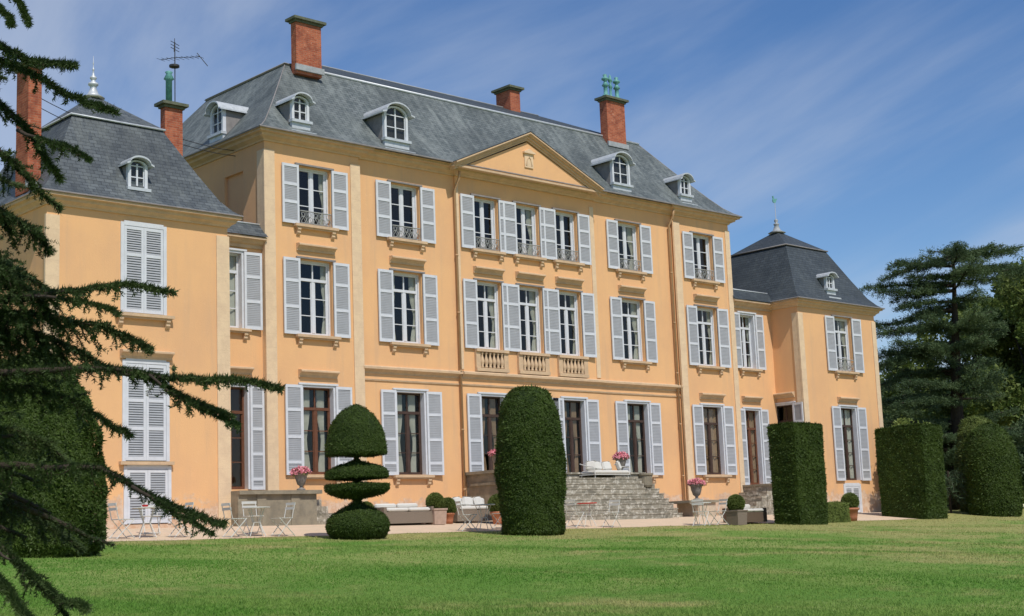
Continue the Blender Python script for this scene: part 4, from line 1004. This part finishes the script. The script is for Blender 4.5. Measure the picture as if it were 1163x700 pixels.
def rbox(b, x0, y0, z0, x1, y1, z1, r=.04):
    vs = []
    for z, i in ((z0, r), (z0 + r, 0), (z1 - r, 0), (z1, r)):
        for x, y in ((x0 + i, y0 + r + i), (x0 + r + i, y0 + i), (x1 - r - i, y0 + i), (x1 - i, y0 + r + i), (x1 - i, y1 - r - i), (x1 - r - i, y1 - i), (x0 + r + i, y1 - i), (x0 + i, y1 - r - i)): vs.append((x, y, z))
    fs = [tuple(range(8))[::-1], tuple(range(24, 32))]
    for j in range(3):
        for k_ in range(8): fs.append((j * 8 + k_, j * 8 + (k_ + 1) % 8, (j + 1) * 8 + (k_ + 1) % 8, (j + 1) * 8 + k_))
    b.add(vs, fs)
def build_low(root, L, pillows):
    b = MB()
    for x in (-L / 2 + .06, L / 2 - .06):
        for y in (-.32, .32): b.tube([(x, y, 0), (x, y, .1)], .02, 6)
    b.box(-L / 2, -.38, .1, L / 2, .38, .13)
    for s in (-1, 1): b.tube([(s * (L / 2 - .02), -.36, .13), (s * (L / 2 + .02), -.34, .36), (s * (L / 2), 0, .4), (s * (L / 2 - .02), .34, .5)], .018, 6)
    build('frame', b, M['furn'], root)
    b = MB(); rbox(b, -L / 2 + .03, -.4, .131, L / 2 - .03, .36, .25); build('seat_cushion', b, M['cushion'], root)
    for k_ in range(pillows):
        b = MB(); rbox(b, -.2, -.07, -.17, .2, .07, .17, .06); o = build('pillow', b, M['cushion'], root, (-L / 2 + .2 + k_ * (L - .4) / (pillows - 1), .12 if 0 < k_ < pillows - 1 else -.02, .42)); o.rotation_euler = (R(-18), R(6 * (k_ % 2) - 3), R((-50, 6, -8, 50)[k_ % 4]))
def sofa(x, y, z, L, label, mw='wicker', pillows=0, back=.62, rz=0, ncush=2, low=False):
    root = tag(empty('garden_sofa', (x, y, z), rz), label, 'sofa', 'garden sofas with white cushions')
    if low:
        build_low(root, L, pillows); return root
    b = MB(); b.box(-L / 2, -.4, .03, L / 2, .4, .36); b.box(-L / 2, .3, .361, L / 2, .42, back); b.box(-L / 2, -.4, .361, -L / 2 + .1, .299, .5); b.box(L / 2 - .1, -.4, .361, L / 2, .299, .5)
    build('frame', b, M[mw], root)
    b = MB(); cw = (L - .24) / ncush
    for k_ in range(ncush):
        x0 = -L / 2 + .12 + cw * k_; rbox(b, x0 + .01, -.42, .362, x0 + cw - .01, .29, .48)
    build('seat_cushion', b, M['cushion'], root)
    b = MB()
    for k_ in range(ncush):
        x0 = -L / 2 + .12 + cw * k_; rbox(b, x0 + .02, .14, .481, x0 + cw - .02, .29, back + .12)
    build('back_cushion', b, M['cushion'], root)
    for k_ in range(pillows):
        b = MB(); rbox(b, -.2, -.07, -.16, .2, .07, .16, .06); o = build('pillow', b, M['cushion'], root, (-L / 2 + .35 + k_ * .42, 0, .62)); o.rotation_euler = (R(-18), R(8 * (k_ % 2) - 4), R(12 - 20 * (k_ % 2)))
    return root
sofa(26.55, -3.6, gz(26.5, -3.6), 1.85, 'first garden sofa, grey wicker with flat white cushions, right of the disc cut yew', 'greywicker', 0, .5)
sofa(29.5, -3.3, gz(29.5, -3.3), 1.75, 'garden sofa with a heap of white pillows behind the folding chairs', 'greywicker', 3, .62)
sofa(36.45, -2.42, 1.765, 1.75, 'white cushioned sofa standing on the staircase landing', 'greywicker', 4, .5, low=True)
sofa(39.2, -6.2, gz(39.2, -6.2), 1.35, 'brown wicker sofa with white cushions left of the square yew', 'wicker', 0, .52)
sofa(43.1, -5.9, gz(43.1, -5.9), 1.6, 'garden sofa behind the low light green hedge, white cushions showing', 'wicker', 0, .55)
b = MB(); b.lathe((0, 0, 0), [(.2, 0), (.2, .02), (.03, .04), (.03, .5), (.32, .52), (.32, .55)], 20)
CEDAR_LIMBS = [
     (0.07, 0.075, [(4.039, -25.914, 3.85), (4.265, -26.4, 3.846), (4.439, -26.815, 3.736), (4.503, -27.113, 3.555), (4.551, -27.413, 3.454), (4.613, -27.727, 3.361)]) ,
     (0.06, 0.07, [(4.055, -25.885, 3.644), (4.277, -26.379, 3.697), (4.447, -26.8, 3.629), (4.596, -27.17, 3.42), (4.69, -27.488, 3.205), (4.724, -27.769, 3.08), (4.762, -28.055, 2.957)]) ,
     (0.06, 0.08, [(4.072, -25.855, 3.437), (4.369, -26.334, 3.477), (4.522, -26.64, 3.334), (4.627, -26.882, 3.104), (4.694, -27.079, 2.829), (4.729, -27.26, 2.625)]) ,
     (0.03, 0.045, [(4.547, -26.909, 3.064), (4.586, -27.279, 2.902), (4.607, -27.639, 2.769), (4.605, -27.971, 2.604)]) ,
     (0.06, 0.08, [(4.109, -25.787, 2.955), (4.496, -26.04, 3.102), (4.745, -26.134, 3.105), (4.93, -26.137, 2.963), (5.108, -26.128, 2.79), (5.278, -26.127, 2.694)]) ,
     (0.06, 0.09, [(4.136, -25.737, 2.611), (4.555, -25.913, 2.738), (4.899, -25.966, 2.626), (5.142, -25.931, 2.535), (5.329, -25.83, 2.379)]) ,
     (0.07, 0.065, [(4.212, -25.6, 1.648), (4.426, -26.107, 1.79), (4.59, -26.54, 1.81), (4.794, -27.009, 1.818), (4.941, -27.422, 1.814), (5.035, -27.779, 1.787), (5.164, -28.153, 1.677)]) ,
     (0.03, 0.05, [(4.699, -26.916, 1.797), (4.821, -27.245, 1.732), (4.89, -27.525, 1.657), (4.934, -27.775, 1.561)]) ,
     (0.05, 0.07, [(4.223, -25.58, 1.51), (4.51, -26.075, 1.711), (4.802, -26.538, 1.738), (4.998, -26.882, 1.636), (5.137, -27.18, 1.558), (5.252, -27.442, 1.425), (5.273, -27.628, 1.338)]) ,
     (0.05, 0.075, [(4.233, -25.56, 1.373), (4.549, -25.984, 1.585), (4.875, -26.379, 1.626), (5.113, -26.649, 1.468), (5.245, -26.827, 1.337), (5.349, -26.985, 1.235)]) ,
     (0.08, 0.07, [(4.249, -25.531, 1.166), (4.45, -26.073, 1.292), (4.601, -26.535, 1.256), (4.789, -27.033, 1.23), (5.012, -27.561, 1.195), (5.18, -28.022, 1.083), (5.265, -28.417, 1.026), (5.294, -28.766, 0.996), (5.385, -29.158, 0.895)]) ,
     (0.035, 0.06, [(4.989, -27.471, 1.197), (5.109, -27.773, 1.119), (5.228, -28.061, 0.974), (5.318, -28.327, 0.858), (5.378, -28.571, 0.765)]) ,
     (0.02, 0.045, [(5.08, -27.953, 1.111), (5.203, -28.166, 0.931), (5.247, -28.327, 0.844), (5.368, -28.553, 0.73), (5.352, -28.668, 0.69)]) ,
     (0.05, 0.075, [(4.266, -25.501, 0.96), (4.598, -26.055, 1.197), (4.891, -26.515, 1.162), (5.036, -26.816, 1.036), (5.153, -27.085, 0.881), (5.256, -27.341, 0.724)]) ,
     (0.09, 0.07, [(4.298, -25.442, 0.547), (4.52, -25.934, 0.587), (4.688, -26.361, 0.561), (4.896, -26.823, 0.52), (5.068, -27.255, 0.494), (5.148, -27.573, 0.342), (5.243, -27.908, 0.206), (5.305, -28.222, 0.106), (5.337, -28.513, 0.036)]) ,
     (0.03, 0.05, [(5.05, -27.756, 0.333), (5.113, -28.017, 0.203), (5.169, -28.277, 0.095), (5.232, -28.539, -0.028)]) ,
     (0.07, 0.07, [(4.325, -25.393, 0.203), (4.471, -26.077, 0.176), (4.564, -26.67, -0.04), (4.57, -27.183, -0.249), (4.537, -27.67, -0.417), (4.508, -28.181, -0.488)]) ,
     (0.06, 0.08, [(4.336, -25.373, 0.065), (4.426, -26.199, -0.025), (4.404, -26.896, -0.227), (4.295, -27.517, -0.404), (4.174, -28.125, -0.589)]) ,
     (0.02, 0.05, [(4.354, -27.155, -0.093), (4.393, -27.359, -0.171), (4.483, -27.584, -0.367), (4.569, -27.806, -0.565)]) ,
     (0.06, 0.09, [(4.388, -25.176, 0.847), (4.816, -25.362, 0.985), (5.217, -25.477, 0.911), (5.523, -25.489, 0.767), (5.786, -25.445, 0.547)]) ,
     (0.06, 0.09, [(4.421, -25.115, 0.423), (4.861, -25.28, 0.412), (5.268, -25.384, 0.257), (5.575, -25.394, 0.103), (5.864, -25.38, -0.091)]) ,
     (0.06, 0.09, [(4.294, -25.347, 2.047), (4.646, -25.716, 2.24), (4.856, -25.91, 2.228), (5.049, -26.064, 2.113), (5.191, -26.165, 1.965)]) ,
     (0.05, 0.07, [(4.096, -25.879, 2.158), (4.411, -26.291, 2.225), (4.594, -26.523, 2.032), (4.773, -26.752, 1.841), (4.907, -26.924, 1.576)]) ,
     (0.05, 0.06, [(3.985, -26.013, 4.538), (4.168, -26.439, 4.443), (4.297, -26.802, 4.286), (4.375, -27.107, 4.081), (4.381, -27.344, 3.872), (4.342, -27.541, 3.669)]) ,
     (0.05, 0.06, [(3.996, -25.993, 4.4), (4.181, -26.41, 4.384), (4.271, -26.705, 4.204), (4.318, -26.957, 4.017), (4.332, -27.182, 3.842), (4.293, -27.366, 3.71)]) ,
]
# ------------------------------------------------------------ cedar in the left foreground
def needles(pts, fur, step=.011, per=7, rg=RNG, wid=.005):
    """short needle tufts standing off a polyline"""
    pts = np.asarray(pts, float); seg = np.diff(pts, axis=0); L = np.linalg.norm(seg, axis=1); n = max(2, int(L.sum() / step)); c = np.concatenate([[0], np.cumsum(L)])
    s = np.linspace(0, c[-1], n); P = np.stack([np.interp(s, c, pts[:, i]) for i in range(3)], 1); k = np.clip(np.searchsorted(c, s, side='right') - 1, 0, len(L) - 1); T = nrm(seg[k])
    cl = .55 + .45 * np.abs(np.sin(s * 38 + rg.random() * 6)) * rg.uniform(.6, 1.15, n)            # clustered rosettes
    P = np.repeat(P, per, 0); T = np.repeat(T, per, 0); cl = np.repeat(cl, per)
    d = rg.normal(size=P.shape); d[:, 2] += .35; d = nrm(d - T * (d * T).sum(1, keepdims=True)); d = nrm(d + T * rg.uniform(.1, .7, (len(P), 1)))
    l = (fur * cl * rg.uniform(.6, 1.1, len(P)))[:, None]; o = nrm(np.cross(d, T + rg.normal(size=T.shape) * .4)) * wid
    P = P + rg.normal(size=P.shape) * fur * .12
    return np.stack([P - o, P + o, P + d * l], 1)
def wander(p, d, L, n, droop, rg=RNG, wob=.25):
    out = [np.array(p, float)]; d = np.array(d, float)
    for _ in range(n):
        d = d + rg.normal(size=3) * wob; d[2] -= droop; d = d / np.linalg.norm(d); out.append(out[-1] + d * L / n)
    return out
def cedar_left():
    bx, by = 4.22, -25.62; zb = gz(bx, by) - .05
    root = tag(empty('cedar_tree', (bx, by, zb)), 'dark cedar whose furry branches reach in from the left edge of the photo', 'tree')
    tr_ = MB(); tr_.tube([(0, 0, -.1), (0.02, 0, .3), (.0, .0, 1.5), (-.1, -.2, 3.5), (-.15, -.3, 5.5), (-.1, -.3, 7.2), (0, -.3, 8.6)], [.34, .27, .23, .19, .14, .08, .03], 14); build('trunk', tr_, M['bark'], root, smooth=True)
    limbs = MB(); F = []; o = np.array([bx, by, zb])
    def twigs(line, TL, sp_, fur, sub=True, t0=.0, droop=.18):
        line = np.array(line); seg = np.diff(line, axis=0); L = np.linalg.norm(seg, axis=1); c = np.concatenate([[0], np.cumsum(L)]); s = c[-1] * t0
        while s < c[-1]:
            t = s / c[-1]; P = np.array([np.interp(s, c, line[:, i]) for i in range(3)]); k = min(len(L) - 1, int(np.searchsorted(c, s, side='right') - 1)); T = seg[k] / L[k]
            sd = np.cross(T, (0, 0, 1)); sd = sd / (np.linalg.norm(sd) + 1e-6) * random.choice((-1, 1))
            d = T * random.uniform(.5, 1.1) + sd * random.uniform(.3, 1) + np.array([0, 0, random.uniform(-.5, .25)])
            l = TL * (1 - t) ** .8 * random.uniform(.35, 1.1) + .03
            w_ = wander(P, d / np.linalg.norm(d), l, 5, droop); F.append(needles(w_, fur * .8, .012, 6))
            limbs.tube([p_ - o for p_ in w_], [.006, .005, .004, .003, .002, .002], 4, False)
            if sub and l > .2:
                for _ in range(int(l / .07)):
                    a = random.uniform(.15, .95); q0 = w_[int(a * 5)]; w2 = wander(q0, nrm(np.array([random.gauss(0, 1), random.gauss(0, 1), random.gauss(-.6, .5)])) + (d / np.linalg.norm(d)) * .8, l * random.uniform(.2, .4), 3, .15)
                    F.append(needles(w2, fur * .7, .013, 6))
            s += sp_ * random.uniform(.5, 1.5)
    TLs = {0: .28, 1: .26, 2: .4, 4: .5, 5: .65, 6: .3, 8: .65, 9: .75, 10: .34, 13: .5, 14: .3, 16: .2, 17: .22, 19: .55, 20: .5, 21: .65, 22: .7}
    for i, (r, fur, pts) in enumerate(CEDAR_LIMBS):
        P = [np.array(p_) for p_ in pts]; n = len(P)
        Q = []                                                                       # smooth wandering limb
        for a, b_ in zip(P, P[1:]):
            for t in (0, .33, .66): Q.append(a + (b_ - a) * t + RNG.normal(size=3) * .008 * (1 if t else 0))
        Q.append(P[-1]); m_ = len(Q)
        rr = [max(.005, r * .55 * (1 - j / (m_ - 1)) ** 1.3) for j in range(m_)]
        if pts[0][0] < 5.3 and i not in (3, 7, 11, 12, 15, 18): Q = [np.array([bx, by, Q[0][2] - .12])] + Q; rr = [rr[0]] + rr
        limbs.tube([q_ - o for q_ in Q], rr, 7)
        body = Q[2:]
        F.append(needles(body, fur * .72 + .008, .005, 9, wid=.0055))
        TL = TLs.get(i, .2)
        twigs(body, TL, .03 if TL > .45 else .045, .05, TL > .2)
        # thin the last third: only fur and short spurs
    # the tree's other limbs: a full whorled crown, denser near the trunk
    for kk in range(105):
        z = random.uniform(.95, 8.0); a = kk * 2.399; Lr = (1.9 if z < 6 else 1.9 * (8.7 - z) / 2.7) * random.uniform(.7, 1.1)
        d = np.array([math.cos(a), math.sin(a), random.uniform(-.12, .25)])
        right = d[0] * .735 - d[1] * .676
        if right > .1: Lr = min(Lr, ((1.1 if z < 2.4 else .5) + random.uniform(-.3, .25)) / max(.35, right))
        st0 = np.array([bx - .12 * min(1, z / 4), by - .25 * min(1, z / 5), zb + z]); w_ = wander(st0, d, Lr, 8, .015, wob=.08)
        limbs.tube([p_ - o for p_ in w_], [.045 * (1 - j / 9) + .006 for j in range(9)], 6)
        F.append(needles(w_[1:], .05, .01, 6)); twigs(w_, .6, .06, .05, True, .12)
    build('branches', limbs, M['bark'], root, smooth=True)
    V = np.concatenate(F) - o
    tris('foliage', V, M['cedar'], root)
cedar_left()

# ------------------------------------------------------------ trees beyond the right tower
il = math.atan2(.676, -.735); ir = math.atan2(-.676, .735)      # bearings along and against the facade's far side
def flat_cedar(base, height, label, spread, nb, lean=(0, 0), dens=1.0, leaf=.17, extra=(), zmin=.12, gap=None, seed=1, skirt=1.0):
    rg = np.random.default_rng(seed); rnd = random.Random(seed)
    x, y, z = base; root = tag(empty('cedar_tree', base), label, 'tree')
    H_ = height; tr_ = MB(); pts = [(lean[0] * t, lean[1] * t, H_ * t) for t in (0, .1, .3, .5, .7, .85, 1)]; tr_.tube(pts, [.5, .42, .34, .27, .18, .1, .04], 12); build('trunk', tr_, M['bark'], root, smooth=True)
    lm = MB(); C_ = []; Nn = []
    specs = []
    tiers = np.linspace(zmin, .97, 11)
    for k_ in range(nb):
        t = float(tiers[k_ % len(tiers)]) + rnd.uniform(-.02, .02)
        if gap and gap[0] < t < gap[1]: continue
        a = k_ * 2.399 + rnd.uniform(-.3, .3); Lr = spread * (1 - .55 * t ** 1.6) * rnd.uniform(.65, 1.08) * (skirt if t < .35 else 1)
        if dens > 1.3 and t < .88 and math.cos(a - ir) > .2: Lr *= .72
        specs.append((t, a, Lr, rnd.uniform(.02, .2)))
    specs += list(extra)
    for t, a, Lr, rise in specs:
        p0 = np.array([lean[0] * t, lean[1] * t, H_ * t - Lr * rise * .6]); d = np.array([math.cos(a), math.sin(a), rise]); w_ = wander(p0, d, Lr, 9, .008, rg, .07)
        lm.tube(w_, [.1 * (1 - j / 10) * Lr / 5 + .012 for j in range(10)], 6)
        w_ = np.array(w_); side = np.array([-math.sin(a), math.cos(a), 0])
        nl = int(Lr * 7 * dens)
        for j in range(nl):
            s = rnd.uniform(.12, 1.0); P = np.array([np.interp(s * 9, range(10), w_[:, i]) for i in range(3)])
            ll = (.35 + 1.25 * math.sin(min(1, (1.08 - s) * 1.7) * 1.57)) * rnd.uniform(.5, 1.1) * Lr / 5
            sd = side * rnd.choice((-1, 1)) + np.array([math.cos(a), math.sin(a), 0]) * rnd.uniform(.2, .9); sd = sd / np.linalg.norm(sd)
            n_ = max(3, int(ll / .09)); tt = rg.random(n_)[:, None]
            Q = P + sd * ll * tt + np.array([0, 0, -1]) * (tt ** 2) * ll * rnd.uniform(.05, .35) + rg.normal(size=(n_, 3)) * np.array([.08, .08, .045])
            C_.append(Q); Nn.append(np.tile(sd * .9 + np.array([0, 0, .25]), (n_, 1)))
    P = np.concatenate(C_); NN = np.concatenate(Nn)
    build('branches', lm, M['bark'], root, smooth=True)
    tris('foliage', leaves(P, leaf, NN, 12, .3, 1.1, .07, rg), M['cedar_far'], root)
    return root
cz = gz(60, 1)
flat_cedar((65.6, 1.3, cz - .1), 13.0, 'large flat tiered dark cedar just beyond the right tower', 5.0, 84, (-1.3, -1.7), 1.5, .12,
           extra=[(.955, il, 3.7, .0), (.93, il + .35, 3.7, .02), (.86, il - .1, 4.4, .03), (.84, il + .3, 4.2, .03), (.76, il, 4.4, -.02), (.7, il + .2, 4.2, -.08), (.62, il + .1, 4.4, -.1), (.98, ir, 3.6, .12), (.93, ir + .3, 3.9, .12), (.9, ir - .2, 4.2, .04), (.99, il + 1.2, 2, .2), (.99, ir + 1.2, 2, .2),
                  (.34, il, 5.6, .02), (.3, il + .25, 5.6, .0), (.24, il - .15, 5.8, .02), (.18, il + .1, 5.8, -.02)], gap=(.36, .43), seed=4, skirt=1.12)
flat_cedar((77, 14, cz - .1), 9.5, 'second cedar standing behind the large tiered cedar', 5.5, 70, (.3, .2), 1.2, .15, seed=9)
def leafy_tree(base, height, rad, label, seed, n=26000, leaf=.3, mt='broad'):
    rg = np.random.default_rng(seed); root = tag(empty('broadleaf_tree', base), label, 'tree')
    b = MB(); b.tube([(0, 0, 0), (.1, 0, height * .2), (0, .1, height * .5), (.1, 0, height * .8)], [.4, .32, .2, .05], 10)
    cl = []
    for k_ in range(34):
        d = nrm(rg.normal(size=3)); rr = rad * rg.uniform(.45, .95); c_ = np.array([d[0] * rr, d[1] * rr, height * .58 + d[2] * height * .36]); cl.append((c_, rad * rg.uniform(.2, .38)))
        b.tube([(0, 0, height * rg.uniform(.2, .55)), tuple(c_ * np.array([.5, .5, 1]) - np.array([0, 0, .4])), tuple(c_)], [.09, .05, .02], 6)
    build('trunk', b, M['bark'], root, smooth=True)
    P = []; Nn = []
    for c_, r_ in cl:
        m_ = n // len(cl); d = nrm(rg.normal(size=(m_, 3))); P.append(c_ + d * r_ * rg.uniform(.7, 1.1, (m_, 1)) * np.array([1.1, 1.1, .8])); Nn.append(d)
    tris('crown', leaves(np.concatenate(P), leaf, np.concatenate(Nn), 2, .7, .6, .1, rg), M[mt], root)
leafy_tree((82.5, 4.5, .3), 14.6, 5.6, 'tall yellow green leafy tree at the right edge behind the cedar', 3, 40000, .26)
leafy_tree((88.5, 12.5, .3), 14.0, 5.5, 'rounded leafy tree far behind the cedar', 5, 26000, .3)
leafy_tree((69.5, -2.6, .3), 5.2, 2.9, 'dark bushy shrub under the right hand side of the cedar', 7, 22000, .16, 'cedar_far')
leafy_tree((62.5, 5.0, .3), 4.6, 2.6, 'dark bushy shrub behind the wide square yew', 8, 18000, .16, 'cedar_far')
leafy_tree((66.5, -6.0, .2), 3.4, 2.2, 'low leafy shrub at the far right edge beside the rounded yew', 11, 15000, .14, 'broad')
leafy_tree((54.8, -2.9, .2), 4.05, 1.0, 'light green shrub top showing over the wide square yew', 10, 8000, .1, 'hedge')
leafy_tree((70.5, -8.6, .2), 3.6, 2.6, 'low leafy shrub touching the right edge of the photo behind the lawn', 31, 16000, .15, 'broad')
leafy_tree((78, -1.5, .2), 5.0, 3.4, 'leafy bush filling the gap right of the rounded yew', 32, 16000, .18, 'broad')
for i, (x, y, h_, r_) in enumerate(((86, -5, 5.5, 4.5), (80, -9, 4.5, 3.5), (104, 30, 10, 6), (112, 18, 9, 6), (96, 40, 9, 5), (122, 8, 10, 6), (92, -6, 11, 5.5), (108, -12, 10, 6))):
    leafy_tree((x, y, .3), h_, r_, ('bushy tree filling the right edge behind the low shrub', 'low bushy tree at the right edge of the lawn', 'distant round tree seen between the right tower and the cedar', 'distant tree behind the cedar trunk', 'far small tree behind the right tower', 'farthest tree low behind the cedar', 'tree beyond the right edge of the lawn', 'farther tree beyond the right edge of the lawn')[i], 20 + i, 9000, .4)
# far-off wood closing the view
wr = np.random.default_rng(77); th = wr.uniform(-1.2, 1.75, 2600); rad_ = wr.uniform(165, 215, 2600); hh_ = 5.5 + 2.5 * np.sin(th * 9) + 1.5 * np.sin(th * 23 + 1) + wr.uniform(-1, 1.5, 2600)
cc_ = np.stack([30 + np.cos(th) * rad_, np.sin(th) * rad_, .4 + hh_ * wr.uniform(.1, 1, 2600) ** .7], 1)
dd_ = nrm(wr.normal(size=(2600 * 34, 3))); tag(tris('woodland', leaves(np.repeat(cc_, 34, 0) + dd_ * wr.uniform(.6, 2.4, (2600 * 34, 1)), 1.0, dd_, 1, .8, .6, .1, wr), M['broad'], None), 'far wood seen low between the nearer trees', 'wood', kind='stuff')
# pale drooping boughs beside the rounded yew
root = tag(empty('weeping_shrub', base_of(55.6, -4.2)), 'pale grey green shrub with drooping strap like shoots between the two clipped yews', 'shrub')
b = MB(); F = []
for k_ in range(46):
    a = random.uniform(0, 6.28); w_ = wander((0, 0, random.uniform(.2, 1.6)), (math.cos(a) * .7, math.sin(a) * .7, .9), random.uniform(.8, 1.5), 7, .32, wob=.08)
    b.tube(w_, .008, 4); F.append(leaves(np.array(w_)[2:], .22, None, 6, .14, 0, .05))
b.tube([(0, 0, 0), (0, 0, 1.8)], .05, 8); build('stem', b, M['bark'], root); tris('foliage', np.concatenate(F), leafy('grey_green_leaves', (.05, .085, .04), (.07, .11, .055), (.09, .13, .07), .2), root)

# ------------------------------------------------------------ grass
def grass():
    n = 330000; rg = RNG; C0 = np.array([0, -37.2]); d = 1 / rg.uniform(1 / 75., 1 / 13., n); a = R(47.04) + rg.uniform(-R(21.5), R(21.5), n)
    X = C0[0] + np.cos(a) * d; Y = C0[1] + np.sin(a) * d
    lim = np.where(X < 50, -6.45 + .07 * np.sin(X * 1.3) + .05 * np.sin(X * 3.1 + 1), -6.45 + (X - 50) * .9) + rg.normal(size=n) * .04
    kp = (Y < lim); X, Y = X[kp], Y[kp]
    Z = np.interp(Y, YS, ZS) - .005 * (np.clip(X, 0, 60) - 25)
    kk = np.clip((-7.2 - Y) / 3, 0, 1); Z = Z + kk * (.05 * np.sin(X * .31 + 1) * np.sin(Y * .23) + .03 * np.sin(X * .8 + Y * .5)) - .006
    P = np.stack([X, Y, Z], 1); m_ = len(P); dd = nrm(rg.normal(size=(m_, 3)) * np.array([.5, .5, .2]) + np.array([0, 0, .75]))
    dist = np.hypot(X, Y + 37.2)[:, None]; h_ = rg.uniform(.018, .05, (m_, 1)) * (1 + (dist > 28) * .25); o = nrm(np.cross(dd, rg.normal(size=(m_, 3)))) * (.0035 + dist * .00018)
    o_ = tris('grass', np.stack([P - o, P + o, P + dd * h_], 1), M['grassblade'], None); tag(o_, 'short mown grass blades covering the lawn', 'grass', kind='stuff')
grass()
